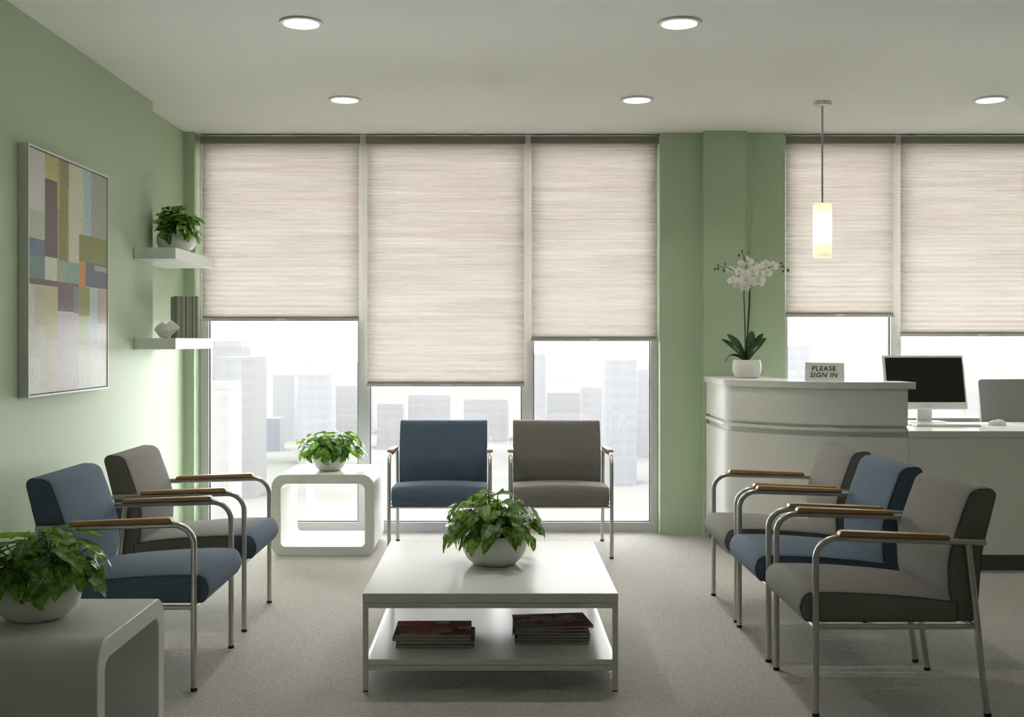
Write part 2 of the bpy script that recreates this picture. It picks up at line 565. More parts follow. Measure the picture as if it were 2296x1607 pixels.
M['wood'] = wood()
M['white'] = lacquer('white lacquer', (0.72, 0.715, 0.69), 0.055, 0.2)
M['carpet'] = carpet()
M['blind'] = blind_cloth()
M['glass'] = glass()
M['lens'] = emitter('downlight lens', (1.0, 0.97, 0.92), 9.0)
M['blue'] = fabric('blue upholstery', BLUE)
M['grey'] = fabric('grey upholstery', GREY)
M['greyblue'] = fabric('grey upholstery with blue front', GREY, BLUE, (-0.215, -0.285))
M['leaf'] = leafmat('variegated leaf', (0.05, 0.125, 0.02), (0.15, 0.30, 0.05), (0.38, 0.55, 0.17), 0.38)
M['leaflight'] = leafmat('light variegated leaf', (0.035, 0.10, 0.01), (0.10, 0.24, 0.03), (0.34, 0.52, 0.15), 0.45)
M['orchidleaf'] = leafmat('orchid leaf', (0.013, 0.04, 0.010), (0.02, 0.06, 0.014), (0.03, 0.085, 0.02), 0.12, 0.3)
M['petal'] = petal()
M['shade'] = shade_mat()
M['canvas'] = painted_canvas()

# ------------------------------------------------------------------ the setting
CEIL = 2.68
YF, YW, XR = -1.5, 7.55, 3.95
WL = [(-2.0, YF), (-2.0, 6.47), (-2.083, 6.47), (-2.083, 7.41), (-2.015, 7.41), (-2.015, 7.7), (-2.3, 7.7), (-2.3, YF)]
o = MB().prism(WL, 0, CEIL).build('wall_left', M['wall'], smooth=0)
tag(o, 'pale green painted wall along the left side, stepping back before the windows', 'wall', kind='structure')
WB = [(1.086, 7.44), (1.366, 7.44), (1.366, 7.36), (1.64, 7.36), (1.64, 7.44), (1.92, 7.44), (1.92, 7.7), (1.086, 7.7)]
o = MB().prism(WB, 0, CEIL).build('wall_back', M['wall'], smooth=0)
tag(o, 'green pier of wall between the windows behind the reception counter', 'wall', kind='structure')
o = MB().box(XR, XR + 0.15, YF, 7.7, 0, CEIL).build('wall_right', M['wall'], smooth=0)
tag(o, 'green wall closing the room beyond the reception desk', 'wall', kind='structure')
o = MB().box(-2.3, XR + 0.15, YF - 0.15, YF, 0, CEIL).build('wall_front', M['plainwall'], smooth=0)
tag(o, 'pale wall facing the windows', 'wall', kind='structure')
o = MB().box(-2.3, XR + 0.15, YF - 0.15, 7.7, -0.15, 0).build('floor', M['carpet'], smooth=0)
tag(o, 'grey beige loop pile carpet floor of the waiting room', 'floor', kind='structure')
o = MB().box(-2.3, XR + 0.15, YF - 0.15, 7.7, CEIL, CEIL + 0.15).build('ceiling', M['ceiling'], smooth=0)
tag(o, 'plain off-white ceiling with recessed downlights', 'ceiling', kind='structure')

# window frames, gaskets and panes
WINS = [  # x0, x1, left jamb, right jamb, label
    (-2.013, -0.904, 0.058, 0.039, 'tall window beside the green left wall, behind the rounded white end table'),
    (-0.904, 0.205, 0.039, 0.039, 'tall window behind the blue armchair, under the longest blind'),
    (0.205, 1.084, 0.039, 0.046, 'tall window behind the grey armchair, beside the green pier'),
    (1.922, 2.700, 0.045, 0.036, 'window behind the sign and the monitor, right of the green pier'),
    (2.700, 3.945, 0.036, 0.10, 'window behind the office chair, beyond the desk'),
]
for i, (x0, x1, jl, jr, lab) in enumerate(WINS):
    w = thing('window_%d' % (i + 1), lab, 'window', ((x0 + x1) / 2, YW, 0), kind='structure')
    h = (x1 - x0) / 2
    fr = MB()
    fr.box(-h, -h + jl, 0, 0.09, 0, CEIL).box(h - jr, h, 0, 0.09, 0, CEIL)
    fr.box(-h + jl, h - jr, 0, 0.09, 0, 0.065).box(-h + jl, h - jr, 0, 0.09, 2.61, CEIL)
    fr.build('window_frame', M['frame'], w, smooth=0)
    g = MB()
    a, b, t = -h + jl, h - jr, 0.006
    for q in ((a, a + t, 0.065, 2.61), (b - t, b, 0.065, 2.61), (a + t, b - t, 0.065, 0.065 + t), (a + t, b - t, 2.61 - t, 2.61)):
        g.box(q[0], q[1], 0.022, 0.046, q[2], q[3])
    g.build('window_gasket', M['gasket'], w, smooth=0)
    MB().box(a + t, b - t, 0.036, 0.042, 0.071, 2.604).build('window_pane', M['glass'], w, smooth=0)

# ------------------------------------------------------------------ blinds
def blind(x0, x1, zb, label):
    w, cx = x1 - x0, (x0 + x1) / 2
    YB = 7.50
    t = thing('window_blind', label, 'blind', (cx, YB, zb), group='pleated blinds over the windows')
    top = 2.664 - zb
    hr = MB().box(-w / 2 - 0.002, w / 2 + 0.002, -0.03, 0.03, top - 0.046, top)
    hr = hr.build('headrail', M['rail'], t, smooth=0, bevel=0.002)
    for s in (-1, 1):
        MB().box(s * (w / 2 + 0.0045) - 0.0025, s * (w / 2 + 0.0045) + 0.0025, -0.031, 0.031, top - 0.05, top + 0.001).build('end_cap', M['botrail'], hr, smooth=0)
    z, zs = 0.02, [0.02]
    zt = top - 0.046
    k = 0
    while z < zt:
        f = z / zt
        k += 1
        p = 0.0055 if z < 0.036 else 0.0115 + 0.007 * (z - 0.036) / 0.05 if z < 0.086 else 0.0185 + (0.010 - 0.0185) * min(1, f * 1.15)
        z += p
        zs.append(min(z, zt))
    fb = MB()
    vs, fs = [], []
    for i, zz in enumerate(zs):
        yy = -0.009 if i % 2 else 0.009
        vs += [(-w / 2 + 0.006, yy, zz), (w / 2 - 0.006, yy, zz)]
        if i:
            fs.append((2 * i - 2, 2 * i - 1, 2 * i + 1, 2 * i))
    fb.add(vs, fs)
    for yy in (0.0105, 0.0125):        # folds stacked on the bottom rail
        fb.add([(-w / 2 + 0.006, yy, 0.02), (w / 2 - 0.006, yy, 0.02), (w / 2 - 0.006, yy, 0.036), (-w / 2 + 0.006, yy, 0.036)], [(0, 1, 2, 3)])
    fb.build('pleated_cloth', M['blind'], t, smooth=0)
    br = MB().box(-w / 2, w / 2, -0.014, 0.014, 0, 0.021).build('bottom_rail', M['botrail'], t, smooth=0, bevel=0.002)
    MB().box(-0.03, 0.03, -0.021, -0.0145, 0.006, 0.017).build('grip', M['clear'], br, smooth=0, bevel=0.002)


blind(-1.988, -0.925, 1.425, 'beige pleated blind beside the left wall, raised to shelf height')
blind(-0.880, 0.186, 0.987, 'longest beige pleated blind, hanging lowest, behind the blue armchair')
blind(0.225, 1.079, 1.290, 'narrow beige pleated blind between the longest blind and the green pier')
blind(1.935, 2.668, 1.453, 'beige pleated blind behind the hanging pendant lamp')
blind(2.706, 3.815, 1.322, 'beige pleated blind above the monitor and office chair')

# ------------------------------------------------------------------ ceiling lights
def downlight(x, y, label):
    t = thing('ceiling_downlight', label, 'ceiling light', (x, y, CEIL), group='recessed ceiling downlights')
    MB().lathe([(0.076, 0.0), (0.074, -0.004), (0.078, -0.010), (0.092, -0.008), (0.096, -0.003), (0.096, 0.0)], n=56, closed=True).build('trim_ring', M['frameedge'], t, smooth=40)
    MB().lathe([(0.0748, -0.001), (0.0748, -0.005)], n=56).build('lens', M['lens'], t, smooth=0)
    al = bpy.data.lights.new('downlight_lamp', 'AREA')
    al.shape, al.size, al.energy, al.color, al.spread = 'DISK', 0.146, 2.6, (1.0, 0.96, 0.90), math.radians(125)
    lo = bpy.data.objects.new('downlight_lamp', al)
    COL.objects.link(lo); lo.parent = t; lo.location = (0, 0, -0.0065)


downlight(-0.854, 4.86, 'larger round downlight left of centre, nearer to the viewer')
downlight(0.794, 4.86, 'larger round downlight right of centre, nearer to the viewer')
downlight(-0.876, 6.40, 'round downlight above the rounded white end table')
downlight(0.802, 6.40, 'round downlight in front of the narrow blind')
downlight(2.830, 6.40, 'round downlight above the monitor, right of the pendant')

t = thing('pendant_lamp', 'slim white cylinder pendant glowing over the reception counter', 'lamp', (1.886, 6.47, 1.777))
MB().lathe([(0.0001, CEIL - 1.777), (0.052, CEIL - 1.777), (0.052, 0.879), (0.0001, 0.877)], n=40).build('ceiling_rose', M['shelfwhite'], t, smooth=40)
MB().tube([(0, 0, 0.306), (0, 0, 0.88)], 0.0055, 10).build('cable', M['cord'], t)
MB().lathe([(0.0531, 0.0), (0.0531, 0.303), (0.047, 0.311), (0.0001, 0.312), (0.0001, 0.309), (0.046, 0.308), (0.0506, 0.301), (0.0506, 0.0)], n=48, closed=True).build('lamp_shade', M['shade'], t, smooth=40)
MB().tube([(0, 0, 0.30), (0, 0, 0.205)], 0.016, 14).build('bulb_holder', M['shelfwhite'], t)
bl = bpy.data.lights.new('pendant_bulb', 'POINT')
bl.energy, bl.shadow_soft_size, bl.color = 0.48, 0.028, (1.0, 0.975, 0.93)
lo = bpy.data.objects.new('pendant_bulb', bl)
COL.objects.link(lo); lo.parent = t; lo.location = (0, 0, 0.165)

# ------------------------------------------------------------------ armchairs
def cushion(prof, w, crown_z=0.0, crown_y=0.0, ref=None):
    """profile (y, z) swept across x with soft edges; crown lifts the middle"""
    xs = [(-w / 2, 0.010), (-w / 2 + 0.0015, 0.0045), (-w / 2 + 0.005, 0.0012), (-w / 2 + 0.011, 0.0)]
    xs += [(-w / 2 + 0.011 + (w - 0.022) * k / 12, 0.0) for k in range(1, 12)]
    xs += [(-x, d) for x, d in xs[:4]][::-1]
    z0, z1 = min(p[1] for p in prof), max(p[1] for p in prof)
    y0, y1 = min(p[0] for p in prof), max(p[0] for p in prof)
    mb = MB()
    vs, fs = [], []
    n = len(prof)
    for x, d in xs:
        pr = inset(prof, d) if d else prof
        q = 1 - (2 * x / w) ** 2
        for y, z in pr:
            fz = max(0, (z - z0) / (z1 - z0)); fy = max(0, (y1 - y) / (y1 - y0))
            vs.append((x, y - crown_y * q * fy, z + crown_z * q * fz))
    for i in range(len(xs) - 1):
        for k in range(n):
            fs.append((i * n + k, i * n + (k + 1) % n, (i + 1) * n + (k + 1) % n, (i + 1) * n + k))
    for b0, x in ((0, xs[0][0]), ((len(xs) - 1) * n, xs[-1][0])):
        # ladder of quads between the two long sides keeps the flat cheek clean
        top = max(range(n), key=lambda k: vs[b0 + k][1] - 0.3 * vs[b0 + k][2])
        lo, hi = top, top
        for _ in range(n - 2):
            a, c = (lo - 1) % n, (hi + 1) % n
            da = (Vector(vs[b0 + a]) - Vector(vs[b0 + hi])).length
            dc = (Vector(vs[b0 + c]) - Vector(vs[b0 + lo])).length
            if da <= dc:
                fs.append((b0 + lo, b0 + hi, b0 + a)); lo = a
            else:
                fs.append((b0 + lo, b0 + hi, b0 + c)); hi = c
    return mb.add(vs, fs)


def bez(p0, p1, p2, p3, n):
    return [tuple(p0[k] * (1 - t) ** 3 + 3 * p1[k] * t * (1 - t) ** 2 + 3 * p2[k] * t * t * (1 - t) + p3[k] * t ** 3 for k in range(len(p0))) for t in [i / n for i in range(n + 1)]]


# local frame: +x across, -y forward; front legs at y=-0.30
F0 = -0.30
SEAT = rounded([(F0 - 0.030, 0.318, 0.022), (F0 - 0.054, 0.362, 0.05), (F0 - 0.035, 0.425, 0.042), (F0 + 0.09, 0.4245, 0.5), (F0 + 0.22, 0.4185, 0.5), (F0 + 0.36, 0.4075, 0.5), (F0 + 0.50, 0.391, 0.013), (F0 + 0.50, 0.318, 0.013)], 7)
BACK = rounded([(F0 + 0.488, 0.320, 0.013), (F0 + 0.466, 0.43, 0.2), (F0 + 0.461, 0.535, 0.22), (F0 + 0.492, 0.640, 0.5), (F0 + 0.543, 0.780, 0.050), (F0 + 0.640, 0.783, 0.026), (F0 + 0.584, 0.56, 0.4), (F0 + 0.566, 0.320, 0.013)], 7)
CACHE = {}


def cached(key, fn):
    if key not in CACHE:
        CACHE[key] = fn()
    return CACHE[key]


def piping_mesh(prof, w, sx):
    loop = [(sx * (w / 2 - 0.0018), y, z) for y, z in inset(prof, 0.0035)]
    loop.append(loop[0])
    return MB().tube(loop, 0.0013, 6, caps=False).mesh('piping', M['piping'])


def make_chair(label, seat_m, back_m, W, loc, rz, group):
    """W: distance between the legs' centre lines"""
    t = thing('waiting_armchair', label, 'chair', loc, rz, group)
    w = W - 0.034
    hx = W / 2
    s = part('seat', cached(('seat', W, seat_m), lambda: cushion(SEAT, w, crown_z=0.016).mesh('seat', M[seat_m], 50)), t)
    if seat_m == 'greyblue':
        s['label'] = 'grey seat cushion with blue front'
    for q in (-1, 1):
        part('piping', cached(('spipe', W, q), lambda: piping_mesh(SEAT, w, q)), s)
    b = part('backrest', cached(('back', W, back_m), lambda: cushion(BACK, w - 0.006, crown_y=0.010).mesh('backrest', M[back_m], 50)), t)
    for q in (-1, 1):
        part('piping', cached(('bpipe', W, q), lambda: piping_mesh(BACK, w - 0.006, q)), b)
    R, RB = 0.0115, 0.075
    for sx in (-1, 1):
        x = sx * hx
        bend = 0.613 - RB
        lg = part('leg', cached(('fleg',), lambda: MB().tube([(0, 0, 0.008), (0, 0, bend)], R, 16).mesh('leg', M['metal'])), t, loc=(x, F0, 0))
        part('foot_cap', cached(('cap',), lambda: MB().tube([(0, 0, 0.0), (0, 0, 0.012)], R + 0.001, 16).mesh('foot_cap', M['blackrubber'])), lg)
        arm = [(0, F0, bend - 0.002)] + [(0, F0 + RB - RB * math.cos(a), bend + RB * math.sin(a)) for a in [PI / 2 * k / 10 for k in range(11)]] + [(0, F0 + 0.583, 0.598)]
        am = part('arm', cached(('arm',), lambda: MB().tube(arm, R, 16).mesh('arm', M['metal'])), t, loc=(x, 0, 0))
        pd = rounded([(0, 0, 0.003), (0.008, 0.018, 0.013), (0.378, 0.014, 0.009), (0.385, 0.0, 0.003)], 5)
        def padmesh():
            mb = MB()
            n = len(pd)
            vs = []
            for xx, d in ((-0.019, 0.004), (-0.0165, 0.0), (0.0165, 0.0), (0.019, 0.004)):
                for y, z in (inset(pd, d) if d else pd):
                    vs.append((xx, F0 + 0.075 + y, 0.6225 + z - 0.030 * y))
            fs = [(i * n + k, i * n + (k + 1) % n, (i + 1) * n + (k + 1) % n, (i + 1) * n + k) for i in range(3) for k in range(n)]
            fs += [tuple(range(n)), tuple(range(3 * n, 4 * n))]
            return mb.add(vs, fs).mesh('arm_pad', M['wood'], 50)
        part('arm_pad', cached(('pad',), padmesh), am)
        rl = part('leg', cached(('rleg',), lambda: MB().tube([(0, F0 + 0.591, 0.008), (0, F0 + 0.568, 0.20), (0, F0 + 0.553, 0.34), (0, F0 + 0.525, 0.593)], R, 16).mesh('leg', M['metal'])), t, loc=(x, 0, 0))
        part('foot_cap', cached(('rcap',), lambda: MB().tube([(0, F0 + 0.592, 0.0), (0, F0 + 0.5906, 0.012)], R + 0.001, 16).mesh('foot_cap', M['blackrubber'])), rl)
        def screws():
            mb = MB()
            for sg in (-1, 1):
                mb.tube([(sg * R * 0.8, F0 + 0.533, 0.545), (sg * (R + 0.0015), F0 + 0.533, 0.545)], 0.0045, 10)
            return mb.mesh('screw', M['metal'])
        part('screw', cached(('screw',), screws), rl)
    def rails():
        mb = MB()
        for sx in (-1, 1):
            mb.tube([(sx * hx, F0, 0.308), (sx * hx, F0 + 0.555, 0.308)], 0.0095, 12)
        mb.tube([(-hx, F0, 0.308), (hx, F0, 0.308)], 0.0095, 12)
        mb.tube([(-hx, F0 + 0.555, 0.308), (hx, F0 + 0.555, 0.308)], 0.0095, 12)
        return mb.mesh('seat_frame', M['metal'])
    part('seat_frame', cached(('rails', W), rails), t)
    return t


GW, GL, GR = 'armchairs in front of the windows', 'armchairs along the left wall', 'armchairs in the row by the reception desk'
make_chair('blue upholstered armchair facing forward in front of the window', 'blue', 'blue', 0.598, (-0.344, 6.92, 0), 0, GW)
make_chair('grey upholstered armchair facing forward in front of the window', 'grey', 'grey', 0.598, (0.380, 6.92, 0), 0, GW)
make_chair('all-blue armchair along the left wall, behind the plant in the corner', 'blue', 'blue', 0.575, (-1.420, 4.405, 0), PI / 2, GL)
make_chair('grey armchair with blue seat front, beside the left wall under the shelves', 'greyblue', 'grey', 0.545, (-1.425, 5.230, 0), PI / 2, GL)
make_chair('nearest grey armchair of the row of three by reception, its whole side in view', 'grey', 'grey', 0.540, (1.396, 4.108, 0), -PI / 2, GR)
make_chair('blue armchair between two grey ones in the row by reception', 'blue', 'blue', 0.540, (1.392, 4.760, 0), -PI / 2, GR)
make_chair('farthest grey armchair of the row of three, closest to the reception counter', 'grey', 'grey', 0.540, (1.398, 5.390, 0), -PI / 2, GR)

# ------------------------------------------------------------------ end tables and coffee table
def ring_table(label, loc, rz, w, h, d, th):
    outer = rounded([(-w / 2, 0, 0.062), (w / 2, 0, 0.062), (w / 2, h, 0.075), (-w / 2, h, 0.075)], 8)
    inner = rounded([(-w / 2 + th, th, 0.028), (w / 2 - th, th, 0.028), (w / 2 - th, h - th, 0.038), (-w / 2 + th, h - th, 0.038)], 8)
    n = len(outer)
    vs = [(x, -d / 2, z) for x, z in outer] + [(x, d / 2, z) for x, z in outer] + [(x, -d / 2, z) for x, z in inner] + [(x, d / 2, z) for x, z in inner]
    fs = []
    for i in range(n):
        j = (i + 1) % n
        fs += [(i, j, n + j, n + i), (2 * n + j, 2 * n + i, 3 * n + i, 3 * n + j), (j, i, 2 * n + i, 2 * n + j), (n + i, n + j, 3 * n + j, 3 * n + i)]
    o = MB().add(vs, fs).build('end_table', M['white'], None, smooth=35, bevel=0.004, seg=3, loc=loc)
    o.rotation_euler = (0, 0, rz)
    return tag(o, label, 'table', group='rounded white end tables')


ring_table('white rounded open cube end table before the window, beside the blue armchair', (-1.049, 6.985, 0), 0, 0.617, 0.49, 0.57, 0.056)
ring_table('large white rounded end table in the bottom left corner, close to the viewer', (-1.365, 3.237, 0), PI / 2, 0.590, 0.49, 0.62, 0.058)

CX, CW, CY0, CY1 = -0.0255, 0.942, 4.105, 5.18
t = thing('coffee_table', 'low white two-tier coffee table in the middle of the carpet', 'table', (CX, (CY0 + CY1) / 2, 0))
hw, hd = CW / 2, (CY1 - CY0) / 2
TT = 0.362
MB().box(-hw, hw, -hd, hd, TT - 0.034, TT).build('table_top', M['white'], t, smooth=0, bevel=0.0015)
f = MB()
zt, L = TT - 0.0355, 0.019
for s in (-1, 1):
    f.box(-hw + 0.001, hw - 0.001, s * (hd - 0.001 - L / 2) - L / 2, s * (hd - 0.001 - L / 2) + L / 2, zt - L, zt)
    f.box(s * (hw - 0.001 - L / 2) - L / 2, s * (hw - 0.001 - L / 2) + L / 2, -hd + 0.001 + L, hd - 0.001 - L, zt - L, zt)
f.build('top_frame', M['tableframe'], t, smooth=0)
for sx in (-1, 1):
    for sy in (-1, 1):
        x, y = sx * (hw - 0.001 - L / 2), sy * (hd - 0.001 - L / 2)
        lg = MB().box(x - L / 2, x + L / 2, y - L / 2, y + L / 2, 0.004, zt - L).build('leg', M['tableframe'], t, smooth=0)
        MB().box(x - L / 2, x + L / 2, y - L / 2, y + L / 2, 0, 0.0045).build('foot_cap', M['blackrubber'], lg, smooth=0)
SH = 0.119
MB().box(-hw + L + 0.002, hw - L - 0.002, -hd + 0.001, hd - 0.001, SH - 0.0205, SH).build('shelf', M['white'], t, smooth=0, bevel=0.001)
f = MB()
z1 = SH - 0.022
for s in (-1, 1):
    f.box(-hw + L, hw - L, s * (hd - 0.001 - L / 2) - L / 2, s * (hd - 0.001 - L / 2) + L / 2, z1 - 0.019, z1)
    f.box(s * (hw - 0.001 - L / 2) - L / 2, s * (hw - 0.001 - L / 2) + L / 2, -hd + 0.001 + L, hd - 0.001 - L, z1 - 0.019, z1)
f.build('shelf_frame', M['tableframe'], t, smooth=0)

# ------------------------------------------------------------------ magazines
PAL = [
    [(0.015, 0.015, 0.014), (0.12, 0.13, 0.11), (0.30, 0.04, 0.03), (0.05, 0.05, 0.045), (0.33, 0.15, 0.07), (0.34, 0.33, 0.29)],
    [(0.015, 0.015, 0.014), (0.13, 0.12, 0.10), (0.22, 0.20, 0.16), (0.20, 0.03, 0.025), (0.06, 0.06, 0.055), (0.26, 0.25, 0.21)],
    [(0.05, 0.05, 0.05), (0.16, 0.16, 0.15), (0.25, 0.24, 0.22)],
    [(0.03, 0.04, 0.04), (0.12, 0.14, 0.14), (0.22, 0.05, 0.04)],
]


def magazine(label, c, z, w, d, th, rz, mat, group, tilt=(0, 0)):
    t = thing('magazine', label, 'magazine', (c[0], c[1], z), rz, group)
    t.rotation_euler = (tilt[0], tilt[1], rz)
    MB().box(-w / 2 + 0.002, w / 2 - 0.0015, -d / 2 + 0.0015, d / 2 - 0.002, 0.0011, th - 0.0011).build('pages', M['paper'], t, smooth=0)
    cv = MB().box(-w / 2, w / 2, -d / 2, d / 2, th - 0.0011, th).box(-w / 2, w / 2, -d / 2, d / 2, 0, 0.0011).box(-w / 2, -w / 2 + 0.002, -d / 2, d / 2, 0.0011, th - 0.0011)
    cv.build('cover', mat, t, smooth=0)
    return t


rnd = random.Random(5)
GA, GB, GC = 'magazines in the left pile on the coffee table shelf', 'magazines in the right pile on the coffee table shelf', 'thin volumes standing on the lower wall shelf'
ths = [0.0125, 0.0135, 0.0125, 0.012]
labs = ['bottom magazine of the left pile on the coffee table shelf', 'magazine second from the bottom of the left pile under the coffee table top',
        'magazine just under the red patchwork cover in the left pile', 'top magazine of the left pile, red and brown patchwork cover']
offs = [(0.0, 0, 0.0), (0.001, 0.004, 0.004), (-0.013, 0.002, -0.006), (-0.011, 0.0, 0.01)]
z = SH + 0.0004
for i in range(4):
    m = cover('cover print a%d' % i, PAL[0] if i == 3 else PAL[2 + i % 2], 3.1 + i * 2.7)
    magazine(labs[i], (-0.238 + offs[i][0], 4.255 + 0.105 + offs[i][1], 0), z, 0.297 - 0.003 * (i == 3), 0.212, ths[i], offs[i][2], m, GA)
    z += ths[i] + 0.0005
labs = ['bottom magazine of the right pile on the coffee table shelf', 'magazine second from the bottom of the right pile under the coffee table top',
        'magazine third from the bottom of the right pile', 'magazine fourth from the bottom of the right pile',
        'dark magazine jutting out to the left just under the twisted top one', 'top magazine of the right pile, lying twisted, dark brown and red cover']
offs = [(0.0, 0.0, 0.0), (0.002, 0.002, -0.01), (0.006, 0.004, 0.012), (-0.006, 0.006, -0.02), (-0.004, 0.01, 0.03), (0.006, 0.012, 0.13)]
ths = [0.0115, 0.0105, 0.011, 0.010, 0.010, 0.009]
z = SH + 0.0004
for i in range(6):
    m = cover('cover print b%d' % i, PAL[1] if i >= 4 else PAL[2 + i % 2], 8.3 + i * 3.3)
    magazine(labs[i], (0.212 + offs[i][0], 4.31 + 0.105 + offs[i][1], 0), z, 0.284 + 0.006 * (i % 2), 0.212, ths[i], offs[i][2], m, GB)
    z += ths[i] + 0.0006

# ------------------------------------------------------------------ plants
LOBE = 11


def blade(mb, base, d, up, ln, wd, droop, fold, wave, seed, tint, shape='heart'):
    """one leaf: starts at base, heads along d and bends towards the ground"""
    rn = random.Random(seed)
    d = d.normalized()
    side = d.cross(up)
    if side.length < 1e-4:
        side = d.cross(Vector((1, 0, 0.1)))
    side.normalize()
    nrm = side.cross(d).normalized()
    n = LOBE
    p = Vector(base)
    vs, uvs, fs = [], [], []
    cs = (-1, -0.55, 0, 0.55, 1)
    ph = rn.uniform(0, 6)
    for i in range(n + 1):
        t = i / n
        if shape == 'heart':
            s = (t ** 0.45) * ((1 - t) ** 0.85) * 1.86
            if t == 0: s = 0.10
        elif shape == 'strap':
            s = min(1, (t + 0.12) ** 0.55 * 1.08) * (1 - max(0, t - 0.55) ** 1.9 * 3.6)
            s = max(s, 0.03)
        else:
            s = (math.sin(PI * min(1, t * 0.97 + 0.03))) ** 0.65
        hw = max(0.0004, wd * 0.5 * s)
        w2 = wave * math.sin(t * 11 + ph)
        for c in cs:
            off = side * (c * hw) + nrm * (fold * abs(c) * hw + w2 * hw * c * abs(c))
            if shape == 'heart' and abs(c) == 1 and i < 3:
                off -= d * (ln * 0.06 * (3 - i) / 3)
            vs.append(p + off)
            uvs.append((c, t))
        a = droop / n
        R_ = Matrix.Rotation(-a, 3, side)
        d = (R_ @ d).normalized()
        nrm = (R_ @ nrm).normalized()
        p = p + d * (ln / n)
    for i in range(n):
        for k in range(4):
            q = i * 5 + k
            fs.append((q, q + 1, q + 6, q + 5))
    mb.add(vs, fs, col=(tint, tint, tint, 1), uvs=uvs)
    return p


def bowl(mb_prof, parent, sq=0.0):
    return MB().lathe(mb_prof, n=56, closed=True, sq=sq).build('pot', M['ceramic'], parent, smooth=45)


def potted(label, loc, rp, hp, n, seed, spread, rise, hang, leaf, leafkey='leaf', grass=0, avoid=None, up_bias=0.0, squash=1.0):
    """bowl of radius rp and height hp holding a bushy plant"""
    t = thing('potted_plant', label, 'plant', loc, 0, 'leafy plants in white bowls')
    p = [(0.0001, 0.0), (rp * 0.56, 0.0), (rp * 0.66, hp * 0.04), (rp * 0.84, hp * 0.22), (rp * 0.95, hp * 0.43), (rp, hp * 0.66), (rp * 0.985, hp * 0.86), (rp * 0.95, hp * 0.97), (rp * 0.93, hp),
         (rp * 0.90, hp * 0.985), (rp * 0.92, hp * 0.84), (rp * 0.92, hp * 0.6), (rp * 0.6, hp * 0.2), (0.0001, hp * 0.12)]
    bowl(p, t)
    MB().lathe([(0.0001, hp * 0.80), (rp * 0.5, hp * 0.83), (rp * 0.915, hp * 0.78)], n=40).build('soil', M['soil'], t, smooth=60)
    rn = random.Random(seed)
    lv, st = MB(), MB()
    ga = 2.399963
    for i in range(n):
        f = (i + 0.5) / n
        az = i * ga + rn.uniform(-0.4, 0.4)
        o = Vector((math.cos(az), math.sin(az), 0))
        phi = math.radians(8 + 94 * f ** 0.62 + rn.uniform(-9, 9))          # 0 = top of the mound, 90 = over the rim
        k = rn.uniform(0.50, 1.06)
        nrm = Vector((o.x * math.sin(phi), o.y * math.sin(phi), math.cos(phi)))
        dn = Vector((o.x * math.cos(phi), o.y * math.cos(phi), -math.sin(phi)))
        sd = nrm.cross(dn)
        ln = leaf * rn.uniform(0.7, 1.2)
        d = (dn * rn.uniform(0.5, 1.0) + nrm * rn.uniform(0.1, 0.9 + up_bias) + o * rn.uniform(0.1, 0.8) + sd * rn.uniform(-0.9, 0.9) + Vector((0, 0, up_bias * rn.uniform(0.0, 1.2)))).normalized()
        mid = Vector((o.x * math.sin(phi) * spread * k, o.y * math.sin(phi) * spread * k * squash, hp * 0.98 + rise * math.cos(phi) * k + 0.012))
        tip = mid - d * ln * 0.42
        q = math.hypot(tip.x, tip.y)
        if tip.z < hp * 1.02 and q < rp * 1.02 : tip.z = hp * rn.uniform(1.02, 1.15)
        end = tip + d * ln
        if avoid is not None:
            w0 = min(loc[0] + end.x, loc[0] + tip.x, loc[0] + mid.x)
            if w0 < avoid:
                sh = avoid - w0
                if sh > 0.13: continue
                tip.x += sh
        root = Vector((o.x * rp * 0.5 * math.sin(phi), o.y * rp * 0.5 * math.sin(phi), hp * 0.82))
        m1 = root.lerp(tip, 0.55) + Vector((0, 0, 0.028))
        path = bez(root, root.lerp(m1, 0.6) + Vector((0, 0, 0.015)), m1, tip, 6)
        up = (nrm + Vector((rn.uniform(-.3, .3), rn.uniform(-.3, .3), rn.uniform(0, .4)))).normalized()
        st.tube(path, [0.0022 - 0.0008 * j / 6 for j in range(7)], 5)
        blade(lv, tip, d, up, ln, ln * rn.uniform(0.55, 0.74), rn.uniform(0.35, 1.15), rn.uniform(0.05, 0.30), rn.uniform(0.05, 0.22), seed * 977 + i, rn.uniform(0.1, 0.9))
    for i in range(grass):
        az, q = rn.uniform(0, 2 * PI), rn.uniform(0, 0.5)
        a = Vector((math.cos(az) * rp * q * 0.6, math.sin(az) * rp * q * 0.6, hp * 0.82))
        b = a + Vector((math.cos(az) * 0.06 * rn.random(), math.sin(az) * 0.06 * rn.random(), rn.uniform(0.05, 0.11)))
        st.tube([a, a.lerp(b, 0.5) + Vector((0, 0, 0.012)), b], [0.0013, 0.0012, 0.0005], 4)
    lv.build('foliage', M[leafkey], t, smooth=60)
    st.build('stems', M['stem'], t, smooth=60)
    return t


potted('leafy green plant in a white bowl on the coffee table', (-0.012, 4.66, TT), 0.137, 0.128, 120, 11, 0.222, 0.165, 0.75, 0.098)
potted('large leafy plant in a white bowl on the corner end table', (-1.335, 3.235, 0.49), 0.125, 0.112, 125, 23, 0.215, 0.145, 0.75, 0.095, grass=70)
potted('bright light-green plant in a white bowl on the end table by the window', (-1.04, 6.93, 0.49), 0.106, 0.108, 130, 37, 0.212, 0.145, 0.85, 0.092, 'leaflight')
potted('dark green bushy plant in a white bowl on the upper wall shelf', (-1.870, 6.50, 1.806), 0.113, 0.105, 150, 41, 0.140, 0.165, 0.30, 0.088, avoid=-1.985, up_bias=0.6)

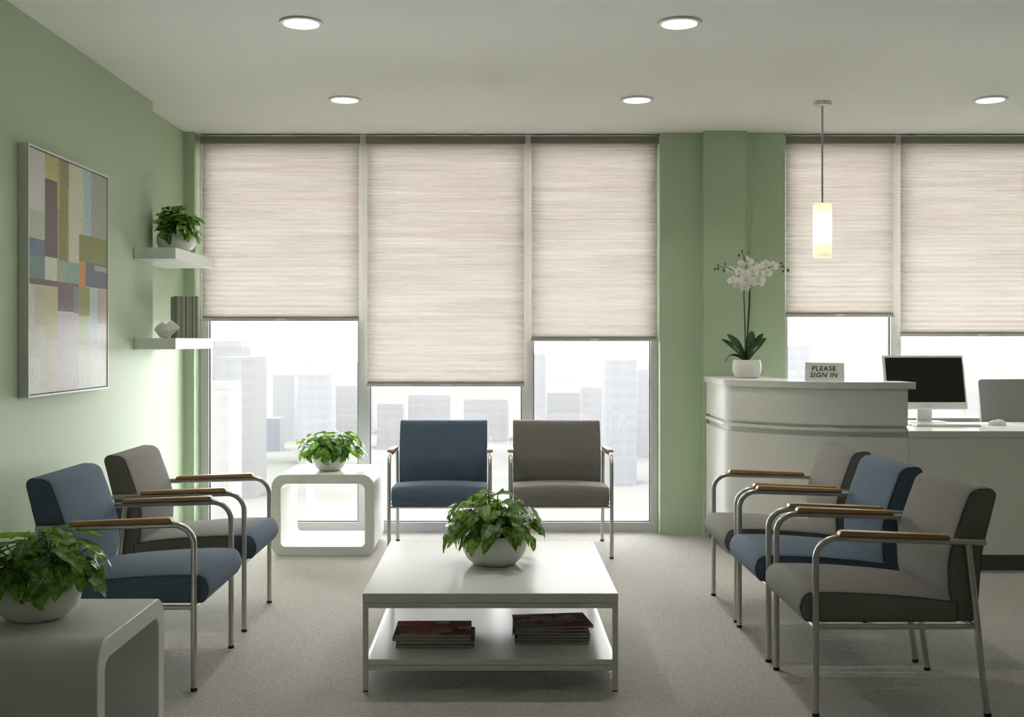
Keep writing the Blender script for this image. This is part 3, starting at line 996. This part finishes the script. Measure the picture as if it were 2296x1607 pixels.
# orchid on the counter
OD = 7.01
CT = 1.060
ob = at(1674, 847, OD); ob.z = CT
t = thing('potted_orchid', 'white orchid in a small white pot on the end of the reception counter', 'plant', ob)
rp, hp = 0.0885, 0.114
p = [(0.0001, 0.0), (rp * 0.70, 0.0), (rp * 0.80, hp * 0.05), (rp * 0.95, hp * 0.28), (rp, hp * 0.50), (rp * 0.985, hp * 0.74), (rp * 0.94, hp * 0.92), (rp * 0.89, hp), (rp * 0.84, hp * 0.985), (rp * 0.88, hp * 0.8), (rp * 0.88, hp * 0.5), (rp * 0.6, hp * 0.2), (0.0001, hp * 0.15)]
bowl(p, t, sq=2.6)
MB().lathe([(0.0001, hp * 0.88), (rp * 0.85, hp * 0.84)], n=40).build('soil', M['soil'], t)
def opt(px, py, dd=0.0):
    return at(px, py, OD + dd) - ob
base = Vector((-0.005, 0, hp * 0.85))
for (tx, ty, dd, wd, dr) in ((1616, 755, 0.03, 0.060, 0.95), (1623, 770, -0.05, 0.052, 0.75), (1720, 747, 0.04, 0.062, 0.95), (1727, 753, 0.09, 0.045, 0.7), (1726, 768, -0.06, 0.052, 0.75), (1620, 820, -0.02, 0.036, 2.3)):
    tip = opt(tx, ty, dd)
    v = tip - base
    ln = v.length * (1.08 if dr < 1.5 else 1.25)
    sd = Vector((v.x, v.y, 0)).normalized()
    el = math.atan2(v.z, math.hypot(v.x, v.y)) + dr * 0.5
    d = Vector((sd.x * math.cos(el), sd.y * math.cos(el), math.sin(el)))
    mb = MB()
    blade(mb, base, d, Vector((0, -0.75, 1)), ln, wd, dr, 0.25, 0.0, 3, 0.5, 'strap')
    mb.build('leaf', M['orchidleaf'], t, smooth=60)
s1 = [base + Vector((-0.006, 0, 0)), opt(1671, 760), opt(1669, 690), opt(1668, 655), opt(1671, 620), opt(1672, 590), opt(1668, 575), opt(1664, 566)]
s2 = [base + Vector((0.006, 0, 0)), opt(1676, 750), opt(1679, 690), opt(1681, 650), opt(1686, 632), opt(1700, 612), opt(1722, 600), opt(1745, 597), opt(1763, 602)]
s3 = [base + Vector((0.002, 0.004, 0)), opt(1677, 740, 0.01), opt(1681, 680, 0.012), opt(1679, 640, 0.01), opt(1660, 622, -0.01), opt(1645, 607, -0.01), opt(1625, 599, -0.01), opt(1606, 600, -0.01)]
def smoothpath(pts, k=5):
    out = []
    for i in range(len(pts) - 1):
        a, b, c, d = pts[max(i - 1, 0)], pts[i], pts[i + 1], pts[min(i + 2, len(pts) - 1)]
        for j in range(k):
            u = j / k
            out.append(0.5 * ((2 * b) + (c - a) * u + (2 * a - 5 * b + 4 * c - d) * u * u + (3 * b - a - 3 * c + d) * u ** 3))
    out.append(pts[-1])
    return out
for sp in (s1, s2, s3):
    q = smoothpath([Vector(x) for x in sp])
    MB().tube(q, [0.0042 - 0.0028 * i / (len(q) - 1) for i in range(len(q))], 8).build('stem', M['orchidstem'], t)


def flower(c, face, size, seed):
    """five broad petals and a lip"""
    rn = random.Random(seed)
    mb = MB()
    f = face.normalized()
    x = Vector((0, 0, 1)).cross(f).normalized()
    y = f.cross(x)
    for k, (a, l, w, sh) in enumerate(((90, 0.95, 0.62, 'oval'), (212, 0.90, 0.58, 'oval'), (328, 0.90, 0.58, 'oval'), (15, 1.0, 1.0, 'oval'), (165, 1.0, 1.0, 'oval'))):
        a = math.radians(a + rn.uniform(-7, 7))
        d = x * math.cos(a) + y * math.sin(a) + f * (0.22 if k < 3 else 0.12)
        blade(mb, c + f * (0.001 if k < 3 else 0.004), d, f, size * l, size * w * 0.95, 0.35, 0.12, 0.08, seed * 7 + k, 0.5, 'oval')
    for a in (250, 270, 290):
        a = math.radians(a)
        blade(mb, c + f * 0.006, x * math.cos(a) + y * math.sin(a) + f * 0.9, f, size * 0.42, size * 0.22, 0.9, 0.3, 0, seed, 0.5, 'oval')
    mb.ball(tuple(c + f * 0.008), 0.004, 8, 5)
    return mb


FL = [(1662, 612, 0.0, 1.0), (1673, 629, -0.05, 1.35), (1688, 611, -0.04, 1.15), (1703, 605, 0.0, 1.1), (1700, 631, -0.045, 1.3), (1719, 613, -0.02, 1.0), (1733, 597, 0.0, 1.0),
      (1643, 629, -0.02, 0.95), (1657, 610, -0.03, 0.95), (1637, 605, 0.0, 0.8), (1677, 587, 0.0, 1.0), (1665, 590, 0.02, 0.85), (1652, 638, -0.01, 0.8), (1717, 594, 0.01, 1.0), (1688, 594, 0.015, 0.95), (1671, 645, -0.035, 0.85)]
rn = random.Random(4)
for i, (px, py, dd, sz) in enumerate(FL):
    c = opt(px, py, dd)
    face = Vector((rn.uniform(-0.55, 0.55) - 0.1, -1, rn.uniform(-0.25, 0.35)))
    flower(c, face, 0.040 * sz, 60 + i).build('blossom', M['petal'], t, smooth=60)
for px, py, dd in ((1664, 563, 0), (1657, 572, 0), (1678, 566, 0), (1669, 581, 0), (1603, 603, -0.01), (1610, 594, -0.01), (1610, 602.5, -0.01), (1626, 592, -0.01), (1623, 606, -0.01), (1752, 590, 0.0), (1767, 606, 0), (1756, 608, 0), (1755, 597, 0)):
    c = opt(px, py, dd)
    b = MB().ball(tuple(c), 0.0088 if (px % 2) else 0.0075, 10, 7, (1, 1, 1.12))
    b.build('bud', M['bud'], t, smooth=60)

# ------------------------------------------------------------------ wall shelves, books, sculpture
def wall_shelf(z0, z1, label):
    o = MB().prism([(-2.0815, 6.475), (-1.999, 6.475), (-1.999, 6.13), (-1.769, 6.13), (-1.769, 6.945), (-2.0815, 6.945)], 0, z1 - z0)
    o = o.build('wall_shelf', M['shelfwhite'], None, smooth=0, bevel=0.0015, loc=(0, 0, z0))
    tag(o, label, 'shelf', group='floating wall shelves')


wall_shelf(1.744, 1.806, 'white floating shelf on the left wall holding the bushy plant')
wall_shelf(1.246, 1.308, 'white floating shelf on the left wall holding sculpture and books')

BZ = 1.3085
th0 = math.radians(25)
ux, uy = Vector((math.cos(th0), math.sin(th0), 0)), Vector((-math.sin(th0), math.cos(th0), 0))
corner = at(392.5, 758, 6.50); corner.z = BZ
nb, bw = 14, 0.0093
ordn = ['first', 'second', 'third', 'fourth', 'fifth', 'sixth', 'seventh', 'eighth', 'ninth', 'tenth', 'eleventh', 'twelfth', 'thirteenth', 'last']
rb = random.Random(9)
PB = [(0.30, 0.30, 0.235), (0.44, 0.43, 0.36), (0.17, 0.17, 0.13), (0.38, 0.37, 0.31), (0.25, 0.25, 0.20)]
pbm = [plain('journal cover %d' % i, c, 0.6, var=0.15, vscale=60) for i, c in enumerate(PB)]
xo = 0.0
for i in range(nb):
    w = bw * rb.uniform(0.78, 1.2)
    h = 0.246 - rb.uniform(0, 0.003)
    d = 0.165 - rb.uniform(0, 0.004)
    t = thing('journal', '%s thin grey-green journal from the left in the upright row on the lower wall shelf' % ordn[i], 'book', corner + ux * (xo + w / 2), th0, GC)
    if i == nb - 1:
        t['label'] = 'end journal of the upright row on the lower wall shelf, nearest the window'
    mt = pbm[[2, 0, 1, 4, 3, 1, 2, 1, 0, 3, 2, 1, 4, 3][i]]
    w2 = w - 0.0006
    MB().box(-w2 / 2, w2 / 2, 0, 0.0012, 0, h).box(-w2 / 2, -w2 / 2 + 0.001, 0.0012, d, 0, h).box(w2 / 2 - 0.001, w2 / 2, 0.0012, d, 0, h).build('cover', mt, t, smooth=0)
    MB().box(-w2 / 2 + 0.001, w2 / 2 - 0.001, 0.0014, d - 0.002, 0.001, h - 0.002).build('pages', M['paper'], t, smooth=0)
    xo += w


def hull(pts, name, parent):
    bm = bmesh.new()
    for p_ in pts:
        bm.verts.new(p_)
    r = bmesh.ops.convex_hull(bm, input=bm.verts)
    bmesh.ops.delete(bm, geom=[v for v in bm.verts if not v.link_faces], context='VERTS')
    me = bpy.data.meshes.new(name)
    bm.to_mesh(me); bm.free()
    me.materials.append(M['sculpt'])
    return part(name, me, parent, bevel=0.003)


sd = 6.29
sb = at(372, 758, sd); sb.z = BZ
def sp_(px, py, dd=0):
    return at(px, py, sd + dd) - sb
t = thing('folded_sculpture', 'small white faceted sculpture on the lower wall shelf, before the journals', 'ornament', sb)
hull([sp_(345, 739, 0.0), sp_(350, 731, -0.03), sp_(357, 724, 0.02), sp_(366, 723, -0.02), sp_(376, 727, 0.03), sp_(387, 735, -0.03), sp_(384, 745, 0.03), (-0.025, 0.03, 0), (0.016, 0.035, 0), (-0.032, -0.015, 0.004), (0.02, -0.03, 0.001), (0.0, -0.045, 0.04)], 'body', t)
hull([sp_(375, 722, -0.01), sp_(384, 717, 0.01), sp_(389, 722, 0.03), sp_(399, 728, -0.02), sp_(402, 735, 0.02), sp_(401, 738, -0.04), sp_(391, 745, -0.035), sp_(378, 757, -0.03), sp_(374, 752, 0.03), sp_(372, 741, -0.05)], 'folded_flap', t)
hull([sp_(361, 715, 0.0), sp_(363, 719, 0.012), sp_(366, 725, 0.0), sp_(360, 724, -0.01), sp_(362, 726, 0.01)], 'spike', t)

# ------------------------------------------------------------------ painting
XF, Y0, Y1, Z0, Z1 = -1.957, 4.655, 5.612, 1.054, 2.119
t = thing('wall_painting', 'tall abstract painting of colour blocks in a white frame on the green wall', 'painting', (-1.9995, (Y0 + Y1) / 2, Z0))
D, hy, hz, lip = XF + 1.9995, (Y1 - Y0) / 2, Z1 - Z0, 0.0075
f = MB()
f.box(0, D, -hy, hy, 0, lip).box(0, D, -hy, hy, hz - lip, hz).box(0, D, -hy, -hy + lip, lip, hz - lip).box(0, D, hy - lip, hy, lip, hz - lip)
f.build('frame', M['frameedge'], t, smooth=0)
MB().box(0.001, D - 0.016, -hy + lip, hy - lip, lip, hz - lip).build('backing', M['dark'], t, smooth=0)
gp = lip + 0.005
CA = [  # u0,u1,v0,v1, sRGB colour, painted in order
    (0, 1, 0, 1, (200, 200, 192)),
    (0, .178, .75, 1, (202, 200, 196)), (0, .178, .635, .75, (178, 187, 168)), (0, .178, .565, .635, (104, 124, 150)), (0, .178, .47, .565, (112, 138, 140)),
    (.178, .322, .896, 1, (184, 178, 112)), (.178, .33, .57, .896, (108, 90, 92)), (.178, .322, .47, .57, (202, 205, 190)),
    (.335, .469, .564, 1, (136, 136, 82)), (.322, .358, .78, 1, (176, 162, 80)), (.452, .469, .57, .88, (172, 160, 88)), (.322, .43, .47, .564, (158, 172, 144)),
    (.469, .661, .56, 1, (203, 200, 176)), (.43, .602, .47, .565, (136, 170, 158)),
    (.661, .77, .60, 1, (164, 186, 197)), (.77, 1, .60, 1, (160, 160, 152)),
    (.602, 1, .578, .70, (136, 140, 82)), (.602, .69, .455, .578, (206, 144, 82)), (.69, 1, .465, .578, (104, 108, 122)), (.82, 1, .545, .57, (165, 165, 165)),
    (0, .469, .448, .472, (108, 92, 92)), (.33, .60, .345, .472, (116, 99, 104)), (.53, .60, .34, .46, (130, 130, 140)), (.602, .75, .33, .462, (142, 148, 84)),
    (.06, .18, .28, .446, (188, 186, 164)), (.178, .325, .22, .447, (192, 186, 142)), (.75, .86, .2, .462, (182, 194, 200)), (.86, 1, .30, .462, (184, 168, 150)), (.602, .74, .20, .33, (178, 190, 150)),
    (.325, .60, .0, .338, (193, 188, 192)), (0, .12, 0, .15, (208, 208, 204)), (.178, .33, 0, .2, (198, 195, 172)), (.6, .76, 0, .2, (196, 202, 188)), (.76, 1, 0, .2, (203, 203, 198)),  # pale lower blocks carry the window's sheen in their colour
]
US = sorted({0.0, 1.0} | {v for r in CA for v in r[:2]})
VS = sorted({0.0, 1.0} | {v for r in CA for v in r[2:4]})
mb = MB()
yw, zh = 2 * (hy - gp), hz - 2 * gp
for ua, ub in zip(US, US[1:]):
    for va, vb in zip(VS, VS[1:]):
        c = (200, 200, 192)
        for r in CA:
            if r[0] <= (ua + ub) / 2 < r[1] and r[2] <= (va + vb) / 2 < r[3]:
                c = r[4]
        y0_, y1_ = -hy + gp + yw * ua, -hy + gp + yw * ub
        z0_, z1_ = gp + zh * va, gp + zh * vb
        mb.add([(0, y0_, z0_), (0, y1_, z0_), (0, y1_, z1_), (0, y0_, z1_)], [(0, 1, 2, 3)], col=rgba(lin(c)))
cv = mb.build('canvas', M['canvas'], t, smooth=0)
cv.location.x = D - 0.004
MB().box(D - 0.016, D - 0.0055, -hy + gp, hy - gp, gp, hz - gp).build('stretcher', M['frameedge'], t, smooth=0)

# ------------------------------------------------------------------ reception counter and desk
def chaikin(p, k=3):
    for _ in range(k):
        q = [p[0]]
        for a, b in zip(p, p[1:]):
            q += [(a[0] * .75 + b[0] * .25, a[1] * .75 + b[1] * .25), (a[0] * .25 + b[0] * .75, a[1] * .25 + b[1] * .75)]
        p = q + [p[-1]]
    return p


def offset(path, d):
    out = []
    for i, p in enumerate(path):
        a, b = Vector(path[max(i - 1, 0)]), Vector(path[min(i + 1, len(path) - 1)])
        t_ = (b - a).normalized()
        out.append((p[0] - t_.y * -d, p[1] + t_.x * -d))
    return out


PATH = chaikin([(1.378, 7.352), (1.378, 6.95), (1.378, 6.83), (1.385, 6.765), (1.445, 6.675), (1.55, 6.555), (1.70, 6.415), (1.88, 6.325), (2.08, 6.275), (2.306, 6.262)], 3)
OX, OY = 1.85, 6.7
def rel(pts): return [(x - OX, y - OY) for x, y in pts]
t = thing('reception_counter', 'tall curved white reception counter with the orchid and sign on its top', 'counter', (OX, OY, 0))
def band(name, dout, din, z0, z1, mat, bev=0.0):
    return MB().ribbon(rel(offset(PATH, dout)), rel(offset(PATH, din)), z0, z1).build(name, mat, t, smooth=30, bevel=bev)
band('kick_plate', -0.02, -0.045, 0, 0.09, M['kick'])
band('lower_panel', 0.0, -0.035, 0.09, 0.749, M['satin'])
band('recess', -0.020, -0.035, 0.7495, 0.8165, M['satin'])
band('accent_strip', 0.006, -0.0195, 0.781, 0.799, M['satin'])
band('upper_panel', 0.0, -0.035, 0.817, 1.0215, M['satin'])
# top slab: outer edge follows the front, inner edge runs back to the wall
of = offset(PATH, 0.014)
n = len(of)
of[-1] = (2.347, of[-1][1]); of[-2] = ((of[-2][0] + 2.347) / 2, of[-2][1])
inn_key = [(1.738, 7.352), (1.742, 7.05), (1.772, 6.84), (1.95, 6.68), (2.15, 6.55), (2.334, 6.462)]
inn = chaikin(inn_key, 3)
def resample(p, m):
    L_ = [0]
    for a, b in zip(p, p[1:]):
        L_.append(L_[-1] + math.dist(a, b))
    out = []
    for k in range(m):
        s_ = L_[-1] * k / (m - 1)
        i = max(j for j in range(len(L_)) if L_[j] <= s_ + 1e-9)
        i = min(i, len(p) - 2)
        u = (s_ - L_[i]) / max(1e-9, L_[i + 1] - L_[i])
        out.append((p[i][0] + (p[i + 1][0] - p[i][0]) * u, p[i][1] + (p[i + 1][1] - p[i][1]) * u))
    return out
MB().ribbon(rel(resample(of, n)), rel(resample(inn, n)), 1.022, CT).build('counter_top', M['white'], t, smooth=30, bevel=0.002)
MB().box(2.276 - OX, 2.3055 - OX, 6.2975 - OY, 6.46 - OY, 0.0, 1.0215).build('end_panel', M['satin'], t, smooth=0)

t = thing('reception_desk', 'long low white reception desk with a grey kick plate, right of the counter', 'desk', (3.05, 6.6, 0))
MB().box(2.309 - 3.05, 0.76, 6.262 - 6.6, 6.96 - 6.6, 0.749, 0.786).build('desk_top', M['white'], t, smooth=0, bevel=0.0015)
MB().box(2.309 - 3.05, 0.75, 6.268 - 6.6, 6.29 - 6.6, 0.09, 0.7485).build('front_panel', M['satin'], t, smooth=0)
MB().box(2.309 - 3.05, 0.75, 6.282 - 6.6, 6.30 - 6.6, 0.0, 0.0895).build('kick_plate', M['kick'], t, smooth=0)
MB().box(0.72, 0.75, 6.301 - 6.6, 6.94 - 6.6, 0.0, 0.7485).build('side_panel', M['satin'], t, smooth=0)

# tent sign
sg = at(1851, 854, 6.47); sg.z = CT + 0.0003
t = thing('tent_sign', 'small white folded card sign reading PLEASE SIGN IN on the counter', 'sign', (sg.x, sg.y + 0.02, sg.z), math.radians(-20))
w2, hh, dp = 0.1085, 0.106, 0.032
for s in (-1, 1):
    mb = MB()
    vs = [(-w2, s * dp, 0), (w2, s * dp, 0), (w2, s * 0.001, hh), (-w2, s * 0.001, hh)]
    nrm = Vector((0, s * hh, dp)).normalized() * 0.0012
    vs += [tuple(Vector(v) + nrm) for v in vs]
    mb.add(vs, [(0, 1, 2, 3), (4, 5, 6, 7), (0, 1, 5, 4), (1, 2, 6, 5), (2, 3, 7, 6), (3, 0, 4, 7)])
    pn = mb.build('card_panel', M['card'], t, smooth=0)
    if s < 0:
        front = pn


def text_mesh(body, size, mat, name, extr=0.0004, bold=0.0, shear=0.0, gap=1.0):
    cu = bpy.data.curves.new(name, 'FONT')
    cu.body, cu.size, cu.align_x, cu.align_y = body, size, 'CENTER', 'CENTER'
    cu.extrude, cu.offset, cu.shear, cu.space_line = extr, bold, shear, gap
    cu.space_character = 1.12
    ob_ = bpy.data.objects.new(name, cu)
    COL.objects.link(ob_)
    bpy.context.view_layer.update()
    me = bpy.data.meshes.new_from_object(ob_.evaluated_get(bpy.context.evaluated_depsgraph_get()))
    bpy.data.objects.remove(ob_)
    me.name = name
    me.materials.clear()
    me.materials.append(mat)
    return me


tilt = math.atan2(hh, dp)
for body, zz, sh in (('PLEASE', 0.070, 0.03), ('SIGN IN', 0.0325, 0.14)):
    o = part('lettering', text_mesh(body, 0.0395, M['ink'], 'lettering', bold=0.0004, shear=sh), front)
    k = zz / hh
    o.location = (-0.004, -dp * (1 - k) - 0.0026, zz + 0.0004)
    o.rotation_euler = (tilt, 0, 0)

# monitor
mx, my = 2.681, 6.94
t = thing('computer_monitor', 'white framed computer monitor with a black screen on the reception desk', 'monitor', (mx - 0.01, my, 0.7863))
W2, H = 0.2545, 0.342
tl = math.radians(-13)
hd_ = MB().box(-W2, W2, -0.011, 0.014, 0, H).build('housing', M['plastic'], t, smooth=0, bevel=0.005, seg=3)
hd_.location = (0.0, 0, 0.081); hd_.rotation_euler = (tl, 0, 0)
MB().box(-W2 + 0.0165, W2 - 0.0115, -0.0125, -0.0105, 0.043, H - 0.016).build('screen', M['screen'], hd_, smooth=0)
lg = part('logo', text_mesh('ioel', 0.015, M['logo'], 'logo', 0.0002), hd_)
lg.location = (0.008, -0.0115, 0.021); lg.rotation_euler = (PI / 2, 0, 0)
sb_ = MB().box(-0.047, 0.047, 0.024, 0.040, 0.004, 0.15).build('neck', M['plastic'], t, smooth=0, bevel=0.004)
sb_.rotation_euler = (math.radians(-3), 0, 0)
MB().prism(rounded([(-0.115, -0.05, 0.02), (0.115, -0.05, 0.02), (0.10, 0.10, 0.03), (-0.10, 0.10, 0.03)]), 0.0, 0.005).build('base', M['plastic'], t, smooth=30)

# keyboard
t = thing('computer_keyboard', 'slim white keyboard lying before the monitor', 'keyboard', (2.665, 6.64, 0.7863))
MB().box(-0.19, 0.19, -0.062, 0.062, 0.0, 0.0105).build('case', M['plastic'], t, smooth=0, bevel=0.002)
KEY = MB().box(-0.0065, 0.0065, -0.0065, 0.0065, 0.0, 0.0025).mesh('key', M['keys'], 0)
kb = MB()
for r in range(5):
    for c in range(22):
        x, y = -0.1785 + 0.017 * c, -0.046 + 0.0225 * r
        if r == 0 and 4 < c < 11:
            continue
        kb.box(x - 0.0072, x + 0.0072, y - 0.0088, y + 0.0088, 0.0108, 0.0132)
kb.build('keys', M['keys'], t, smooth=0)
MB().tube(smoothpath([Vector((-0.19, 0.03, 0.005)), Vector((-0.24, 0.015, 0.003)), Vector((-0.275, 0.05, 0.003)), Vector((-0.28, 0.16, 0.003))]), 0.0025, 8).build('cable', M['plastic'], t)
# mouse
mp_ = at(2237, 955, 6.66)
t = thing('computer_mouse', 'small white mouse on the desk right of the keyboard', 'mouse', (mp_.x, 6.67, 0.7863), math.radians(70))
mb = MB()
n, m_ = 24, 8
vs = []
for j in range(m_ + 1):
    f_ = j / m_
    for k in range(n):
        a = 2 * PI * k / n
        r_ = math.cos(f_ * PI / 2) ** 0.55 if j < m_ else 0.001
        vs.append((0.029 * r_ * math.cos(a), 0.052 * r_ * math.sin(a), 0.034 * math.sin(f_ * PI / 2) * (1 - 0.12 * math.sin(a))))
fs = [(j * n + k, j * n + (k + 1) % n, (j + 1) * n + (k + 1) % n, (j + 1) * n + k) for j in range(m_) for k in range(n)] + [tuple(range(n))]
mb.add(vs, fs).build('shell', M['keys'], t, smooth=50)
MB().tube([(-0.002, 0.024, 0.0265), (0.002, 0.024, 0.0265)], 0.006, 12).build('scroll_wheel', M['plastic'], t)

# credenza behind the desk
t = thing('low_credenza', 'long pale grey credenza with a flat top behind the monitor', 'cabinet', (2.62, 7.36, 0))
MB().box(-0.56, 0.56, -0.10, 0.10, 0.752, 0.791).build('top', M['rail'], t, smooth=0, bevel=0.002)
MB().box(-0.545, 0.545, -0.085, 0.095, 0.06, 0.7515).build('body', M['satin'], t, smooth=0)
MB().box(-0.53, 0.53, -0.07, 0.09, 0.0, 0.0595).build('plinth', M['kick'], t, smooth=0)
for s in (-1, 0, 1):
    MB().box(s * 0.36 - 0.175, s * 0.36 + 0.175, -0.1, -0.0855, 0.07, 0.74).build('door', M['satin'], t, smooth=0)

# office chair
t = thing('office_chair', 'grey office chair standing behind the reception desk', 'chair', (3.36, 7.10, 0))
pts = rounded([(-0.262, 1.045, 0.02), (0.262, 1.05, 0.02), (0.205, 0.60, 0.05), (-0.235, 0.60, 0.05)], 6)
mb = MB()
n = len(pts)
vs = []
for dy in (0, 0.03):
    for x, zz in pts:
        vs.append((x, 0.06 + dy - 0.0 + 0.12 * (x * x) * -1 + 0.08 * (zz - 0.6), zz))
fs = [tuple(range(n)), tuple(range(n, 2 * n))] + [(i, (i + 1) % n, n + (i + 1) % n, n + i) for i in range(n)]
mb.add(vs, fs).build('backrest', M['officegrey'], t, smooth=30)
bk = MB().box(-0.03, 0.03, 0.085, 0.115, 0.40, 0.72).build('back_bracket', M['black'], t, smooth=0, bevel=0.004)
MB().prism(rounded([(-0.23, -0.36, 0.06), (0.23, -0.36, 0.06), (0.22, 0.05, 0.06), (-0.22, 0.05, 0.06)]), 0.44, 0.50).build('seat', M['officegrey'], t, smooth=30, bevel=0.012)
MB().box(-0.10, 0.10, -0.22, 0.10, 0.405, 0.4395).build('seat_plate', M['black'], t, smooth=0)
MB().tube([(0, -0.13, 0.09), (0, -0.13, 0.405)], 0.026, 16).build('gas_column', M['black'], t)
for s in (-1, 1):
    MB().tube(smoothpath([Vector((s * 0.10, -0.05, 0.42)), Vector((s * 0.25, -0.05, 0.43)), Vector((s * 0.275, 0.0, 0.55)), Vector((s * 0.275, 0.02, 0.665))]), 0.014, 10).build('arm_post', M['black'], t)
    MB().box(s * 0.275 - 0.035, s * 0.275 + 0.035, -0.135, 0.085, 0.665, 0.69).build('arm_pad', M['black'], t, smooth=0, bevel=0.008)
for k in range(5):
    a = 2 * PI * k / 5 + 0.3
    c, s = math.cos(a), math.sin(a)
    sp = MB().tube([(0, -0.13, 0.10), (0.24 * c, -0.13 + 0.24 * s, 0.072)], [0.022, 0.015], 10).build('base_spoke', M['black'], t)
    MB().tube([(0.24 * c - 0.02 * s, -0.13 + 0.24 * s + 0.02 * c, 0.03), (0.24 * c + 0.02 * s, -0.13 + 0.24 * s - 0.02 * c, 0.03)], 0.0298, 16).build('caster', M['black'], sp)

# ------------------------------------------------------------------ the city beyond the glass
GZ = -45.0
mg, nt, out = newmat('hazy open ground')
co = coords(nt)
nz = N(nt, 'ShaderNodeTexNoise', {'Vector': co, 'Scale': 0.02, 'Detail': 4.0})
col = ramp(nt, nz.outputs[0], [(0.40, (0.064, 0.064, 0.062)), (0.6, (0.058, 0.060, 0.055))])  # distant haze is put into this ground tone
b = principled(nt, out, Base_Color=col, Roughness=1.0)
b.inputs['Specular IOR Level'].default_value = 0.0
o = MB().box(-400, 400, 9, 282, GZ - 1, GZ).build('bounce_ground', plain('pale concrete plaza', (0.45, 0.45, 0.43), 0.9, spec=0.1), None, smooth=0)  # bright ground hidden below the sills, added to bounce daylight onto the ceiling
tag(o, 'pale concrete plaza added unseen below the windows to light the ceiling', 'reflector', kind='structure')
o = MB().box(-1200, 1200, 282, 2400, GZ - 1, GZ).build('ground', mg, None, smooth=0)
tag(o, 'pale open city ground far below the windows', 'ground', kind='structure')

BLD = [  # pixel span, top row, distance, depth, albedo with the haze painted in, description
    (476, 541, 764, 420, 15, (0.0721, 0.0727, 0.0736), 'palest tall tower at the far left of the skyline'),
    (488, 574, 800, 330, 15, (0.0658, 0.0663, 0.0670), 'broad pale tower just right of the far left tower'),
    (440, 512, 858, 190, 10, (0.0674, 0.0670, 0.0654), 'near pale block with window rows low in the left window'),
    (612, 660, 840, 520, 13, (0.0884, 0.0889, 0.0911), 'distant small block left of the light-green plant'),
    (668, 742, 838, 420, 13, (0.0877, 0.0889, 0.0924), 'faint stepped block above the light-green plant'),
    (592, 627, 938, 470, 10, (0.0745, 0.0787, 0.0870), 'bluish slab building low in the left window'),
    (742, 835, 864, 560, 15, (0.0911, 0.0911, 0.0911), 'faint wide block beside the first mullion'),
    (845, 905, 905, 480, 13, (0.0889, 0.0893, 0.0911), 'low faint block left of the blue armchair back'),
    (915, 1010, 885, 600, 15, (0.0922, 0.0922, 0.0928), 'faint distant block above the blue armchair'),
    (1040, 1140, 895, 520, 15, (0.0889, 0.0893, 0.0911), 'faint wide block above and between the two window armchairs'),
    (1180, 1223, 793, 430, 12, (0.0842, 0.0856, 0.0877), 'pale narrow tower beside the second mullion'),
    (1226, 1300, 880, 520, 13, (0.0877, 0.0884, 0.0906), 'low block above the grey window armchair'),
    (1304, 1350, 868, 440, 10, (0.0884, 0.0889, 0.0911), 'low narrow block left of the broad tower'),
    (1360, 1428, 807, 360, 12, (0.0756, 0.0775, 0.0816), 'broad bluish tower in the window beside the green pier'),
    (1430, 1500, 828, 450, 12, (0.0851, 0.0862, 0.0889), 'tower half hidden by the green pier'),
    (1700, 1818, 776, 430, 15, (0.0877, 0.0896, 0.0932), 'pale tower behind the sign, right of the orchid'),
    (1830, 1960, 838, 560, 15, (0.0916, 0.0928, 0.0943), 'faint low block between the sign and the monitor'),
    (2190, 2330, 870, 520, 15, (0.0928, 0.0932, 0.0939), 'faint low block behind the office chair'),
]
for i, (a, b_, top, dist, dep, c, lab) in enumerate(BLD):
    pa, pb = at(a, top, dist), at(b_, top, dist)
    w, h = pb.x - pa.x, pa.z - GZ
    mat = facade('haze toned facade %d' % i, c, 0.22, 0.27)
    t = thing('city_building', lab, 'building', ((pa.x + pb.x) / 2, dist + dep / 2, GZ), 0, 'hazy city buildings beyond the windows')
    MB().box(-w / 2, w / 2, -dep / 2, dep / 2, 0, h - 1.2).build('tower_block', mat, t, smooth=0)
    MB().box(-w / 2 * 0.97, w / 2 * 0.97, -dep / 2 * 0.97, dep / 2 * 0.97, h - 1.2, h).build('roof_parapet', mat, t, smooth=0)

# ------------------------------------------------------------------ sky, camera, colour
w = bpy.data.worlds.new('overcast sky')
SC.world = w
w.use_nodes = True
nt = w.node_tree
bg = nt.nodes['Background']
bg.inputs['Color'].default_value = (1.0, 0.99, 1.0, 1)
bg.inputs['Strength'].default_value = SKY

cam = bpy.data.cameras.new('camera')
co_ = bpy.data.objects.new('camera', cam)
COL.objects.link(co_)
co_.location = (0, 0, EYE)
co_.rotation_euler = (PI / 2, 0, 0)
cam.sensor_fit, cam.sensor_width = 'HORIZONTAL', 36.0
cam.lens = FPX / 2296 * 36.0
cam.shift_x = (1148 - VPX) / 2296
cam.shift_y = (VPY - 803.5) / 2296
cam.clip_end = 5000
SC.camera = co_

vs_ = SC.view_settings
vs_.view_transform, vs_.look = 'Standard', 'None'
vs_.exposure, vs_.gamma, vs_.use_curve_mapping = EXPOSURE, 1.0, False
SC.display_settings.display_device = 'sRGB'
cy = SC.cycles
cy.use_denoising = True
cy.max_bounces, cy.diffuse_bounces, cy.glossy_bounces, cy.transparent_max_bounces = 9, 6, 3, 8
cy.sample_clamp_indirect = 0.0
